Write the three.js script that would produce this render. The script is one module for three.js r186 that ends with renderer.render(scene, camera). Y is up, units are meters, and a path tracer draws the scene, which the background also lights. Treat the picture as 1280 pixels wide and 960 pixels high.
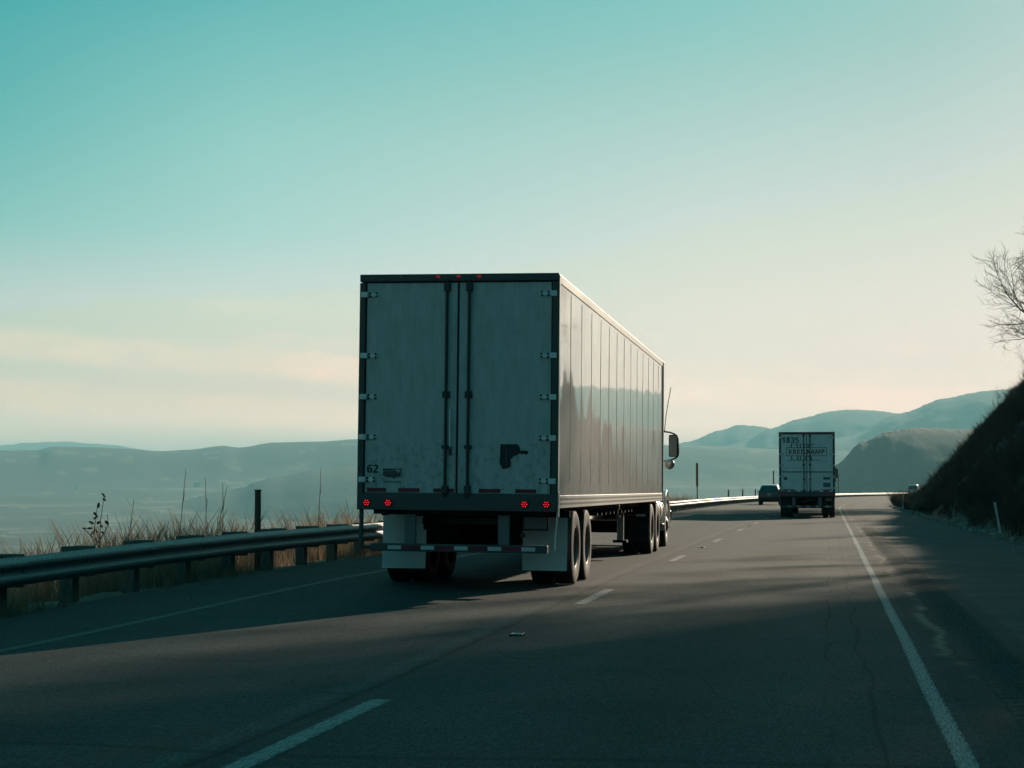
import * as THREE from 'three';
import { mergeGeometries, toCreasedNormals } from 'three/addons/utils/BufferGeometryUtils.js';
import { RoundedBoxGeometry } from 'three/addons/geometries/RoundedBoxGeometry.js';
import { TextGeometry } from 'three/addons/geometries/TextGeometry.js';
import { FontLoader } from 'three/addons/loaders/FontLoader.js';
import { createNoise2D, createNoise3D } from 'simplex-noise';

// ------------------------------------------------------------------ camera, sky, sun, exposure
const scene = new THREE.Scene();
const D2R = Math.PI / 180;
const camera = new THREE.PerspectiveCamera(2 * Math.atan(480 / 2250) / D2R, 4 / 3, 0.1, 60000);
camera.rotation.order = 'YXZ';
camera.position.set(0, 1.35, 0);
camera.rotation.set(3.3575 * D2R, 9.99 * D2R, 0);

const SUN_AZ = 20.5, SUN_EL = 17.5;             // degrees right of the road's heading, degrees up
const sunDir = new THREE.Vector3(Math.sin(SUN_AZ * D2R) * Math.cos(SUN_EL * D2R), Math.sin(SUN_EL * D2R), -Math.cos(SUN_AZ * D2R) * Math.cos(SUN_EL * D2R));
const renderer = new THREE.WebGLRenderer({ antialias: true });
renderer.toneMapping = THREE.LinearToneMapping;
const EXPO = 1.5;
renderer.toneMappingExposure = EXPO;
renderer.shadowMap.enabled = true;

function rng(seed) { let a = seed >>> 0; return () => { a = (a + 0x6D2B79F5) | 0; let t = Math.imul(a ^ (a >>> 15), 1 | a); t = (t + Math.imul(t ^ (t >>> 7), 61 | t)) ^ t; return ((t ^ (t >>> 14)) >>> 0) / 4294967296; }; }
const n2 = createNoise2D(rng(11)), n2b = createNoise2D(rng(23)), n3 = createNoise3D(rng(5));
const clamp = (x, a = 0, b = 1) => Math.min(b, Math.max(a, x)), lerp = (a, b, t) => a + (b - a) * t;
const sstep = (a, b, x) => { const t = clamp((x - a) / (b - a)); return t * t * (3 - 2 * t); };
const fbm = (x, y, o = 4, n = n2) => { let s = 0, a = 0.5, f = 1; for (let i = 0; i < o; i++) { s += a * n(x * f, y * f); a *= 0.5; f *= 2.03; } return s; };

const HAZE = 0.92e-4, HL = [0.14, 0.40, 0.36];
// the evening sky: warm and pale low down and towards the sun, teal above and away from it
{
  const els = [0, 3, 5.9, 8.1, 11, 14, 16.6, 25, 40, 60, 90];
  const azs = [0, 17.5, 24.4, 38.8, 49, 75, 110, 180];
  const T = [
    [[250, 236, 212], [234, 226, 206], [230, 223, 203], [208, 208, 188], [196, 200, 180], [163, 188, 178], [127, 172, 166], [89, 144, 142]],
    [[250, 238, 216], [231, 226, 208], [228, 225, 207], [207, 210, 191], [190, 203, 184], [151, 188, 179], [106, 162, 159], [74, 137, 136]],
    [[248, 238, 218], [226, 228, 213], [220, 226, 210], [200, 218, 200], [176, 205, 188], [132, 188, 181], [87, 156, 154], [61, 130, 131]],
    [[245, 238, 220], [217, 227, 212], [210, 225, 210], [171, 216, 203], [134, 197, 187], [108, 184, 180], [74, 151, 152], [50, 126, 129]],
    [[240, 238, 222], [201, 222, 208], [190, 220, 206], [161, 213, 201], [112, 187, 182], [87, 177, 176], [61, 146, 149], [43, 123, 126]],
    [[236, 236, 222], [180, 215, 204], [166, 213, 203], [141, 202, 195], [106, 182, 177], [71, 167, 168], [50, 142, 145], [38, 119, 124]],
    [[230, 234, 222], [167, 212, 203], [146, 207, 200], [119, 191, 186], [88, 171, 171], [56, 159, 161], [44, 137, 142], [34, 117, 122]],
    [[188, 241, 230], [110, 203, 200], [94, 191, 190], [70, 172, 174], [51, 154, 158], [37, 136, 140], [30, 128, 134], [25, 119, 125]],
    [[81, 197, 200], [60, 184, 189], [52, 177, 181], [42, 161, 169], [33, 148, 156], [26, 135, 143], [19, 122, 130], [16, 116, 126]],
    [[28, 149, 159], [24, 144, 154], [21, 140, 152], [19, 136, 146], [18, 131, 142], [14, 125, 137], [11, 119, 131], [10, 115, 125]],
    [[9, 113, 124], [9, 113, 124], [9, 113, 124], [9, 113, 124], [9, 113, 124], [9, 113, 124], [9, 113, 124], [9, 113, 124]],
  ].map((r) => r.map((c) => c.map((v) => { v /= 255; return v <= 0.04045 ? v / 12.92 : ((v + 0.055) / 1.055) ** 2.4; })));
  const find = (a, x) => { let i = 0; while (i < a.length - 2 && x > a[i + 1]) i++; return [i, clamp((x - a[i]) / (a[i + 1] - a[i]))]; };
  const W = 2048, H = 1024, px = new Float32Array(W * H * 4), sn = createNoise2D(rng(77));
  for (let j = 0; j < H; j++) {
    const el = ((j + 0.5) / H - 0.5) * 180, [ie, te] = find(els, Math.max(0, el));
    for (let i = 0; i < W; i++) {
      const th = ((i + 0.5) / W - 0.5) * 2 * Math.PI, x = Math.cos(th), z = Math.sin(th);   // equirect: direction (cos, ., sin)
      const az = Math.atan2(x, -z) / D2R;
      let d = Math.abs(az - SUN_AZ); if (d > 180) d = 360 - d;
      const [ia, ta] = find(azs, d), o = (j * W + i) * 4;
      // thin streaks of high cloud lying low over the valley
      const e = Math.max(0, el) + 0.062 * (az + 26) + 0.10 * sn(az * 0.09, 3) + 0.05 * sn(az * 0.4, el);
      const edge = (c, w, soft) => sstep(c + w, c + w - soft, e) * sstep(c - w - soft * 2.5, c - w, e);
      let c = edge(4.6, 0.4, 0.10) * clamp(0.95 + 0.5 * sn(az * 0.12, 8)) + edge(3.05, 0.42, 0.16) * clamp(0.75 + 0.5 * sn(az * 0.1, 17)) + 0.5 * edge(5.35, 0.07, 0.07) * sstep(-20, -17, az) + 0.4 * edge(6.4, 0.12, 0.2) * clamp(sn(az * 0.15, 29) + 0.2) + 0.35 * edge(1.7, 0.25, 0.25);
      c *= (0.72 + 0.22 * sn(az * 0.35, e * 5) + 0.22 * sn(az * 0.12, e * 9 + 4)) * sstep(110, 40, d) * lerp(0.55, 1, sstep(22, 36, d));
      const Th = Math.exp(-HAZE * Math.min(15000, 540 / Math.tan(Math.max(0.4, el) * D2R)));
      const out = [0, 1, 2].map((k) => {
        const a = lerp(T[ie][ia][k], T[ie][ia + 1][k], ta), b = lerp(T[ie + 1][ia][k], T[ie + 1][ia + 1][k], ta);
        const v = lerp(a, b, te); return lerp(v, v * [1.26, 1.06, 1.02][k] + [0.05, 0.02, 0.01][k], clamp(c)) ;
      }).map((v, k) => Math.max(0.35 * v, (v - (HL[k] + [0.6, 0.45, 0.3][k] * sstep(5, 17, el) * sstep(60, 15, el)) * (1 - Th)) / Th));   // what is left when the haze before it has added its own light
      if (out[0] < out[1] / 1.09) out[2] = Math.max(out[2], out[1] / 1.09);
      for (let k = 0; k < 3; k++) px[o + k] = out[k] * [1, 0.97, 0.985][k] / EXPO;
      px[o + 3] = 1;
    }
  }
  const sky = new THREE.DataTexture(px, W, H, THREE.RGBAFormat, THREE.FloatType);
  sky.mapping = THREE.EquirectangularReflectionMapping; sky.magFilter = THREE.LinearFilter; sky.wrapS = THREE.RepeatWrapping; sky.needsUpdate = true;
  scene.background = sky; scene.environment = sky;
}
const sun = new THREE.DirectionalLight(new THREE.Color().setRGB(1.0, 0.84, 0.65), 4.8);
sun.position.copy(sunDir).multiplyScalar(200).add(new THREE.Vector3(0, 0, -40));
sun.target.position.set(0, 0, -40); sun.castShadow = true; sun.shadow.radius = 1;
Object.assign(sun.shadow.camera, { left: -120, right: 120, top: 120, bottom: -120, near: 1, far: 500 });
sun.shadow.mapSize.set(4096, 4096);
scene.add(sun, sun.target);
scene.fog = new THREE.FogExp2(new THREE.Color().setRGB(0.45, 0.92, 1.0), HAZE);

// ------------------------------------------------------------------ helpers
const taken = {};
function numbered(name) { const k = taken[name] = (taken[name] ?? -1) + 1; return k ? name + '_' + String(k).padStart(3, '0') : name; }
function thing(name, label, category, pos = [0, 0, 0], turn = 0, group) {
  const o = new THREE.Group(); o.name = numbered(name); o.position.set(...pos); o.rotation.y = turn;
  o.userData = { label, category }; if (group) o.userData.group = group; scene.add(o); return o;
}
function mesh(parent, name, geo, mat, pos, rot) {
  const m = new THREE.Mesh(geo, mat); m.name = name; m.castShadow = m.receiveShadow = true;
  if (pos) m.position.set(...pos); if (rot) m.rotation.set(...rot); parent.add(m); return m;
}
function structure(name, geo, mat, label) { const m = mesh(scene, numbered(name), geo, mat); m.userData.kind = 'structure'; if (label) m.userData.label = label; return m; }
const std = (r, g, b, rough = 0.7, metal = 0, extra = {}) => new THREE.MeshStandardMaterial({ color: new THREE.Color().setRGB(r, g, b), roughness: rough, metalness: metal, ...extra });
const phys = (r, g, b, rough, extra = {}) => new THREE.MeshPhysicalMaterial({ color: new THREE.Color().setRGB(r, g, b), roughness: rough, ...extra });
const box = (w, h, d, x = 0, y = 0, z = 0) => new THREE.BoxGeometry(w, h, d).translate(x, y, z);
const rbox = (w, h, d, r, x = 0, y = 0, z = 0, s = 2) => new RoundedBoxGeometry(w, h, d, s, r).translate(x, y, z);
const cyl = (r, h, seg = 16, r2 = r) => new THREE.CylinderGeometry(r2, r, h, seg);
const merge = (list) => mergeGeometries(list.map((g) => { const q = g.index ? g.toNonIndexed() : g; for (const k of Object.keys(q.attributes)) if (!['position', 'normal', 'uv'].includes(k)) q.deleteAttribute(k); return q; }));
function tube(pts, r, seg = 8, sides = 6) { return new THREE.TubeGeometry(new THREE.CatmullRomCurve3(pts.map((p) => new THREE.Vector3(...p))), seg, r, sides); }
function gridGeo(nu, nv, fn, colorFn) {           // fn(i,j) -> [x,y,z,u,v]
  const P = [], U = [], C = [], I = [];
  for (let j = 0; j < nv; j++) for (let i = 0; i < nu; i++) { const q = fn(i, j); P.push(q[0], q[1], q[2]); U.push(q[3] ?? 0, q[4] ?? 0); if (colorFn) C.push(...colorFn(i, j, q)); }
  for (let j = 0; j < nv - 1; j++) for (let i = 0; i < nu - 1; i++) { const a = j * nu + i, b = a + 1, c = a + nu, d = c + 1; I.push(a, b, c, b, d, c); }
  const g = new THREE.BufferGeometry(); g.setAttribute('position', new THREE.Float32BufferAttribute(P, 3)); g.setAttribute('uv', new THREE.Float32BufferAttribute(U, 2));
  if (colorFn) g.setAttribute('color', new THREE.Float32BufferAttribute(C, 3)); g.setIndex(I); g.computeVertexNormals(); return g;
}
function dataTex(W, H, fn, srgb, repeat) {
  const d = new Uint8Array(W * H * 4);
  for (let j = 0; j < H; j++) for (let i = 0; i < W; i++) { const c = fn(i, j), o = (j * W + i) * 4; for (let k = 0; k < 3; k++) d[o + k] = clamp(Array.isArray(c) ? c[k] : c) * 255; d[o + 3] = 255; }
  const t = new THREE.DataTexture(d, W, H); t.wrapS = t.wrapT = THREE.RepeatWrapping; t.magFilter = THREE.LinearFilter; t.minFilter = THREE.LinearMipmapLinearFilter; t.generateMipmaps = true;
  if (srgb) t.colorSpace = THREE.SRGBColorSpace; if (repeat) t.repeat.set(...repeat); t.needsUpdate = true; return t;
}
const toS = (v) => (v <= 0.0031308 ? v * 12.92 : 1.055 * v ** (1 / 2.4) - 0.055);

// the road: straight for 120 m, then a long bend to the right; its outer half is banked up a little
const curveX = (s) => (s > 120 ? (s - 120) ** 2 / 3120 : 0);
const bank = (o, s) => 0.014 * sstep(12, 26, s) * Math.max(0, 0.5 - o);
const at = (o, s, dy = 0) => [o + curveX(s), bank(o, s) + dy, -s];
const heading = (s) => (s > 120 ? -Math.atan((s - 120) / 1560) : 0);

// ------------------------------------------------------------------ asphalt
const RW = 14, RL = 64, OFF0 = -8.4;
const asphaltMap = (() => {
  const N = 2048, r = rng(4), grain = new Float32Array(N * N);
  for (let i = 0; i < N * N; i++) grain[i] = r();
  const per = (x, y, sx, sy, n) => { const a = (x / N) * 2 * Math.PI, b = (y / N) * 2 * Math.PI; return n3(Math.cos(b) * sy + n * 7, Math.sin(b) * sy, (x / N) * sx + n * 31); };
  const wob = new Float32Array(N * 8);
  for (let j = 0; j < N; j++) for (let q = 0; q < 8; q++) wob[j * 8 + q] = per(0, j, 0, 3, q + 1) * 0.6 + per(0, j, 0, 9, q + 9) * 0.3 + per(0, j, 0, 40, q + 17) * (q === 7 ? 0.25 : 0.06);
  const line = (d, w) => Math.exp(-((d / w) ** 2));
  return dataTex(N, N, (i, j) => {
    const o = OFF0 + ((i + 0.5) / N) * RW, y = (j / N) * RL, w = (q) => wob[j * 8 + q];
    const blotch = per(i, j, 9, 3, 40) * 0.5 + per(i, j, 26, 10, 50) * 0.3 + per(i, j, 70, 34, 60) * 0.2;
    let v = 0.046 * (1 + 0.16 * blotch) * (0.42 + 1.16 * grain[j * N + i]);
    if (grain[(j * N + i + 97) % (N * N)] > 0.985) v *= 1.9;
    // wheel paths polished paler, oil strip down the middle of each lane
    for (const c of [-4.8, -1.1]) { v *= 1 + 0.13 * (line(o - c - 0.95, 0.42) + line(o - c + 0.95, 0.42)) - 0.10 * line(o - c + 0.03 * w(0), 0.4); }
    if (o > 1.7) v *= 1.32 + 0.25 * per(i, j, 12, 9, 70);           // shoulder: older and dustier
    if (o < -6.95) v *= 0.95;
    if (o > 0.78 && o < 1.62) v *= 0.8;
    // paving joint beside the lane line, and the long cracks
    v *= 1 - 0.6 * line(o + 3.10 + 0.04 * w(1), 0.028); v *= 1 + 0.5 * line(o + 3.26 + 0.05 * w(1), 0.09) * (0.7 + 0.6 * grain[(j * N + i * 3 + 11) % (N * N)]);
    v *= 1 - 0.55 * line(o + 0.02 + 0.07 * w(2), 0.014) * sstep(-0.3, 0.1, w(5));
    v *= 1 - 0.55 * line(o - 0.24 - 0.08 * w(3), 0.014);
    v *= 1 - 0.4 * line(o + 4.9 - 0.3 * w(4), 0.016) * sstep(0.0, 0.3, w(6));
    const ty = y - 9 - 0.15 * per(i, 0, 4, 1, 80); for (const q of [0, 21.3, 42.1]) v *= 1 - 0.4 * line(((ty - q + RL * 1.5) % RL) - RL / 2, 0.05);
    if (per(i, j, 5, 6, 90) > 0.42) v *= 0.88;
    v *= 1 - 0.6 * line(per(i, j, 8, 5, 110), 0.012) * sstep(0.1, 0.35, per(i, j, 6, 4, 120));
    let c = [v * 0.97, v * 0.985, v * 0.96];
    // sand gathered in the broken joint right of the edge line
    const sd = o - 0.98 - 0.11 * w(7), ss = line(sd, 0.05 + 0.03 * w(5)) * sstep(-0.25, 0.15, w(6) + 0.35 * w(1));
    c = c.map((x, k) => lerp(x, [0.2, 0.15, 0.11][k] * (0.6 + 0.6 * grain[j * N + i]), clamp(ss * 1.1)));
    const cr = line(o - 1.06 - 0.11 * w(7) - 0.02 * w(3), 0.016); c = c.map((x) => x * (1 - 0.75 * cr * sstep(-0.1, 0.2, w(5))));
    return c.map(toS);
  }, true);
})();
const grainBump = (() => { const r = rng(9), N = 512, a = new Float32Array(N * N); for (let i = 0; i < N * N; i++) a[i] = r(); return dataTex(N, N, (i, j) => { let s = 0; for (let y = -1; y <= 1; y++) for (let x = -1; x <= 1; x++) s += a[((j + y + N) % N) * N + ((i + x + N) % N)]; return s / 9 * 1.6 - 0.3; }, false, [RW / 2.2, RL / 2.2]); })();
const asphalt = new THREE.MeshPhysicalMaterial({ specularIntensity: 0.45, map: asphaltMap, bumpMap: grainBump, bumpScale: 0.006, roughness: 0.95 });
{
  const ss = []; for (let s = -40; s < 130; s += 1) ss.push(s); for (let s = 130; s <= 520; s += 4) ss.push(s);
  const os = []; for (let o = -8.4; o <= 5.21; o += 0.4) os.push(o);
  structure('road', gridGeo(os.length, ss.length, (i, j) => { const p = at(os[i], ss[j]); return [...p, (os[i] - OFF0) / RW, ss[j] / RL]; }), asphalt, 'grey two lane highway asphalt with dusty shoulders bending right');
}
// painted lines: worn thermoplastic, gaps where it has flaked off
const wear = (() => { const nn = createNoise2D(rng(31)), r = rng(3); return dataTex(512, 512, (i, j) => { const e = Math.min(i, 511 - i) / 512; const q = nn(i / 34, j / 60) * 0.55 + nn(i / 9, j / 11) * 0.4 + (r() - 0.5) * 0.5; return q + 0.5 > 0.8 * Math.exp(-e * 12) + 0.14 ? 0.95 : 0.12; }, false); })();
const paintMap = (() => { const nn = createNoise2D(rng(41)), r = rng(8); return dataTex(256, 256, (i, j) => toS(clamp(0.2 + 0.08 * nn(i / 40, j / 50) + 0.07 * nn(i / 8, j / 8) + 0.10 * (r() - 0.5))), true); })();
const paint = new THREE.MeshStandardMaterial({ map: paintMap, alphaMap: wear, transparent: true, roughness: 0.75 });
const oldPaint = paint.clone(); oldPaint.color.setRGB(0.3, 0.3, 0.27);
function stripe(name, o, w, s0, s1, mat, label, wavy = 0) {
  const n = Math.max(2, Math.ceil((s1 - s0) / 2.5) + 1);
  return structure(name, gridGeo(2, n, (i, j) => { const s = lerp(s0, s1, j / (n - 1)); return [...at(o + (i - 0.5) * w + wavy * n2(3, s * 0.3), s, 0.004), i, s / 1.6]; }), mat, label);
}
stripe('edge_line', 0.65, 0.115, -20, 420, paint, 'worn white edge line beside the rumble strip', 0.008);
stripe('edge_line', -6.8, 0.14, -20, 420, oldPaint, 'faded edge line beside the guardrail');
for (let k = 0; k < 22; k++) { const e = 11.35 + 12.22 * (k - 1); stripe('lane_dash', -2.85, 0.15, e - 2.95, e, paint, 'white lane dash'); }
// rumble strip: milled corrugations in the right shoulder
{
  const n = 1100, s0 = 4; 
  const g = gridGeo(5, n, (i, j) => { const s = s0 + j * 0.055, o = 1.07 + i * 0.108; const e = i === 0 || i === 4 ? 0 : 1; return [...at(o, s, 0.004 + e * (0.009 + 0.009 * Math.cos((s / 0.22) * 2 * Math.PI))), (o - OFF0) / RW, s / RL]; });
  structure('rumble_strip', g, asphalt, 'corrugated rumble strip milled into the right shoulder');
}
// raised lane markers
const castIron = std(0.10, 0.095, 0.09, 0.5, 0.6), lens = phys(0.7, 0.68, 0.6, 0.1, { clearcoat: 1 });
[16.4, 40.6, 65].forEach((s, i) => {
  const t = thing('road_marker', ['pavement reflector set in the asphalt between lane dashes, nearest of them', 'pavement reflector on the lane line beside the tractor wheels', 'far pavement reflector on the lane line behind the lettered trailer'][i], 'reflector', at(-2.84, s, 0.002), 0, 'reflectors on the lane line');
  mesh(t, 'rail', rbox(0.025, 0.03, 0.24, 0.008, -0.065, 0.012), castIron); mesh(t, 'rail', rbox(0.025, 0.03, 0.24, 0.008, 0.065, 0.012), castIron);
  t.scale.setScalar(0.75); mesh(t, 'lens', rbox(0.1, 0.022, 0.05, 0.006, 0, 0.012), lens, [0, 0, 0], [-0.5, 0, 0]);
});

// ------------------------------------------------------------------ ground beside the road
const earthBump = dataTex(512, 512, ((r) => (i, j) => 0.5 + 0.4 * fbm(i / 40, j / 40, 3) + 0.3 * (r() - 0.5))(rng(12)), false);
const verge = new THREE.MeshStandardMaterial({ vertexColors: true, roughness: 1, bumpMap: earthBump, bumpScale: 0.05 });
const vergeDrop = (o) => { const d = -o; return d < 8.3 ? -0.02 : d < 10 ? -0.02 - 0.10 * (d - 8.3) : d < 13 ? -0.19 - 0.32 * (d - 10) : d < 60 ? -1.15 - 0.52 * (d - 13) : -25.6 - 0.42 * (d - 60); };
const vergeY = (o, s) => bank(Math.max(o, -9), s) + vergeDrop(o) + 0.06 * n2(o * 0.8, s * 0.5) * sstep(8.3, 9.5, -o) + 0.5 * n2b(o * 0.07, s * 0.05) * sstep(12, 30, -o);
{
  const os = [-8.1, -8.35, -8.6, -9, -9.4, -9.9, -10.5, -11.2, -12, -13, -14.5, -17, -21, -27, -36, -50, -75, -120, -200, -330, -500].reverse();
  const ss = []; for (let s = -150; s < 0; s += 10) ss.push(s); for (let s = 0; s < 130; s += 0.8) ss.push(s); for (let s = 130; s <= 620; s += 6) ss.push(s);
  structure('verge_ground', gridGeo(os.length, ss.length, (i, j) => [os[i] + curveX(ss[j]), vergeY(os[i], ss[j]) - (os[i] > -8.3 ? 0.03 : 0), -ss[j], os[i] / 3, ss[j] / 3], (i, j) => { const n = fbm(os[i] * 0.9, ss[j] * 0.6, 3); const k = sstep(8.3, 9.2, -os[i]); return [lerp(0.11, 0.12, k) * (1 + 0.5 * n), lerp(0.10, 0.09, k) * (1 + 0.5 * n), lerp(0.09, 0.06, k) * (1 + 0.5 * n)]; }), verge, 'dry grassy bank falling away beyond the guardrail');
}
const hillCrest = 15.5;
const hillY = (o, s) => { const d = o - 4.75 - 2.4 * sstep(85, 165, s); if (d < 0) return -0.03; const rise = Math.min(1.13 * Math.max(0, d - 0.25), hillCrest + 0.22 * (d - 15) + 1.2 * n2(s * 0.03, 4)); const k = sstep(0.2, 2.5, d); return (d < 0.5 ? -0.03 + 0.1 * d : 0.02) + Math.max(0, rise) * (0.97 + 0.03 * n2(s * 0.05, o * 0.05)) + k * (0.35 * fbm(o * 0.28, s * 0.22, 3) + 0.14 * fbm(o * 1.1, s * 0.9, 3, n2b)) + (d < 2 ? 0.10 * Math.max(0, n2b(o * 2, s * 0.7)) * sstep(0, 0.5, d) : 0); };
{
  const os = []; for (let o = 4.6; o < 26; o += 0.45) os.push(o); for (const o of [27, 30, 35, 42, 55, 75, 110, 170, 260]) os.push(o);
  const ss = []; for (let s = -150; s < 20; s += 6) ss.push(s); for (let s = 20; s < 260; s += 0.6) ss.push(s); for (let s = 260; s <= 620; s += 6) ss.push(s);
  structure('hillside_terrain', gridGeo(os.length, ss.length, (i, j) => [os[i] + curveX(ss[j]), hillY(os[i], ss[j]), -ss[j], os[i] / 3, ss[j] / 3], (i, j) => { const n = fbm(os[i] * 0.5, ss[j] * 0.5, 4), q = sstep(0.0, 0.5, n2b(os[i] * 0.12, ss[j] * 0.06)); return [lerp(0.06, 0.10, q) * (1 + 0.7 * n), lerp(0.048, 0.075, q) * (1 + 0.7 * n), lerp(0.034, 0.05, q) * (1 + 0.7 * n)]; }), verge, 'steep brushy cut slope along the right shoulder');
}

// ------------------------------------------------------------------ valley and mountains
const canopy = (() => { const nn = createNoise2D(rng(321)), r = rng(14); return dataTex(512, 512, (i, j) => { const w = (a, b) => nn(a, b); const v = 0.55 + 0.3 * w(i / 9, j / 9) + 0.2 * w(i / 30, j / 24) + 0.16 * w(i / 4, j / 4) + 0.1 * (r() - 0.5); return toS(clamp(v)); }, true); })();
const woods = new THREE.MeshStandardMaterial({ vertexColors: true, map: canopy, roughness: 1 });
const interp = (pts, x) => { if (x <= pts[0][0]) return pts[0][1]; for (let i = 1; i < pts.length; i++) if (x <= pts[i][0]) { const t = (x - pts[i - 1][0]) / (pts[i][0] - pts[i - 1][0]); const c = t * t * (3 - 2 * t); return lerp(pts[i - 1][1], pts[i][1], lerp(t, c, 0.6)); } return pts[pts.length - 1][1]; };
const azRows = (a0, a1, step) => { const o = []; for (let a = a0; a <= a1 + 1e-6; a += step) o.push(a); return o; };
const polar = (az, r, y) => [Math.sin(az * D2R) * r, y, -Math.cos(az * D2R) * r];
const forestColor = (x, z, open) => {
  const n = fbm(x / 900, z / 900, 4), m = fbm(x / 160 + 9, z / 160, 3, n2b);
  const f = open * sstep(0.34, 0.37, fbm(x / 520 + 40, z / 300, 3, n2b) + 0.1 * m);
  const k = (1 + 0.3 * m + 0.25 * n) * (open ? 1 : 0.7); return [lerp(0.019, 0.28, f) * k, lerp(0.020, 0.21, f) * k, lerp(0.017, 0.135, f) * k];
};
const crestB = [[-180, 0.9], [-60, 1.1], [-30, 1.2], [-25.9, 1.2], [-24.8, 1.2], [-24.3, 1.33], [-23, 1.31], [-22, 1.27], [-21, 1.2], [-20.1, 1.25], [-19.1, 1.38], [-18.6, 1.32], [-17.5, 1.49], [-16.1, 1.52], [-14.9, 1.6], [-13, 1.62], [-10, 1.52], [-6.9, 1.42], [-4.4, 1.4], [0, 1.2], [60, 1.2], [180, 0.9]];
const valleyY = (az, r) => {
  const crest = 1.35 + 8500 * Math.tan(interp(crestB, az) * D2R);
  const base = interp([[200, -190], [600, -172], [1500, -165], [3000, -150], [4500, -114], [5500, -78], [6300, -38], [7000, 8]], r);
  const [x, , z] = polar(az, r, 0);
  const und = (14 * fbm(x / 1100, z / 1100, 3) + 4 * n2b(x / 260, z / 260)) * sstep(400, 2500, r);
  if (r <= 7000) return base + und;
  if (r <= 8500) { const t = (r - 7000) / 1500; return lerp(8, crest, 0.35 * t + 0.65 * (1 - Math.cos(Math.PI * t)) / 2) + und * (1 - t) + 1.0 * n2(x / 40, z / 40) * t; }
  return lerp(crest, -150, sstep(8500, 11500, r)) + und * 0.4;
};
{
  const az = [...azRows(-180, -32, 4), ...azRows(-30, 12, 0.08), ...azRows(16, 180, 4)];
  const rs = [200, 320, 450, 620, 850, 1150]; for (let r = 1400; r < 8500; r += r < 4000 ? 70 : 90) rs.push(r); for (const r of [8440, 8470, 8500, 8540, 8600, 9000, 10000, 11500]) if (r > rs[rs.length - 1]) rs.push(r);
  structure('valley_terrain', gridGeo(az.length, rs.length, (i, j) => { const p = polar(az[i], rs[j], 0); return [p[0], valleyY(az[i], rs[j]), p[2], p[0] / 700, p[2] / 700]; }, (i, j, p) => forestColor(p[0], p[2], 1)), woods, 'hazy wooded valley floor with pale fields below the road');
}
function ridge(crest, r1, a0, a1, label, step = 0.05, foot = 0.78, rough = 1, ends = 1.2) {
  const az = azRows(a0, a1, step), rows = []; for (let t = 0; t <= 1.0001; t += 1 / 46) rows.push(t); for (const t of [1.02, 1.06, 1.15, 1.3]) rows.push(t);
  const g = gridGeo(az.length, rows.length, (i, j) => {
    const t = rows[j], a = az[i], e = Math.tan(interp(crest, a) * D2R), top = 1.35 + r1 * e;
    const fade = sstep(0, ends, a - a0) * sstep(0, ends, a1 - a);
    const r = t <= 1 ? lerp(r1 * foot, r1, t) : r1 * (1 + (t - 1) * 1.2), p = polar(a, r, 0);
    const spur = fbm(p[0] / (r1 * 0.045), p[2] / (r1 * 0.045), 4) * top * 0.12 * t * (1 - t) * (1 - t) * 4 * (t <= 1 ? 1 : 0);
    const y = t <= 1 ? lerp(-175, top, t * (1.35 - 0.35 * t * t)) + spur : lerp(top, -175, sstep(1, 1.3, t));
    return [p[0], lerp(-175, y, 0.25 + 0.75 * fade) + rough * (r1 / 7000) * (2.4 * n2(p[0] / 30, p[2] / 30) + 2.0 * n2b(p[0] / 11, p[2] / 11)) * (t > 0.93 ? 1 : 0.12), p[2], a * r1 * D2R / 700, t * r1 * (1 - foot) / 500];
  }, (i, j, p) => forestColor(p[0], p[2], 0));
  return structure('mountain', g, woods, label);
}
ridge([[-40, 1.2], [-30, 1.25], [-25.9, 1.34], [-24.9, 1.45], [-24, 1.48], [-23.2, 1.43], [-22.5, 1.39], [-21.8, 1.27], [-21, 1.12], [-18, 0.9], [-12, 0.7]], 17000, -40, -12, 'palest farthest ridge at the left horizon', 0.1, 0.8);
ridge([[-26, -1.2], [-23, -0.8], [-21, -0.5], [-19, -0.05], [-17.5, 0.38], [-16.2, 0.62], [-15.1, 0.74], [-13, 0.86], [-10, 0.81], [-5, 0.3]], 6200, -26, -5, 'low wooded ridge across the valley behind the truck', 0.06, 0.8);
ridge([[-9, 0.2], [-5.9, 0.94], [-5.2, 1.27], [-4.4, 1.52], [-3.4, 1.87], [-2.8, 2.04], [-2.1, 1.99], [-1.8, 1.91], [-0.9, 1.61], [1, 1.2]], 13000, -9, 2, 'small pale peak above the distant car', 0.04);
ridge([[-5, 0.8], [-2.65, 1.51], [-1.84, 1.91], [-0.89, 2.23], [0.1, 2.45], [0.59, 2.5], [1.33, 2.47], [2.18, 2.36], [3, 2.03], [5, 1.5]], 12000, -6, 6, 'broad hazy mountain behind the lettered trailer', 0.04);
ridge([[-3, 0.4], [0.58, 1.67], [2.18, 2.36], [3.52, 2.82], [4.72, 3.03], [5.9, 3.11], [8.7, 3.18], [14, 3.0], [22, 2.6], [30, 2.0]], 10500, -3, 30, 'tall hazy mountain rising to the right', 0.05);
ridge([[-3, -0.9], [-0.9, 0.0], [0.23, 0.8], [1, 1.5], [1.93, 1.84], [2.6, 1.91], [4.25, 1.85], [6.4, 2.0], [12, 1.9], [20, 1.5]], 3400, -4, 20, 'nearer dark wooded shoulder under the tall mountain', 0.04);

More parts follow.
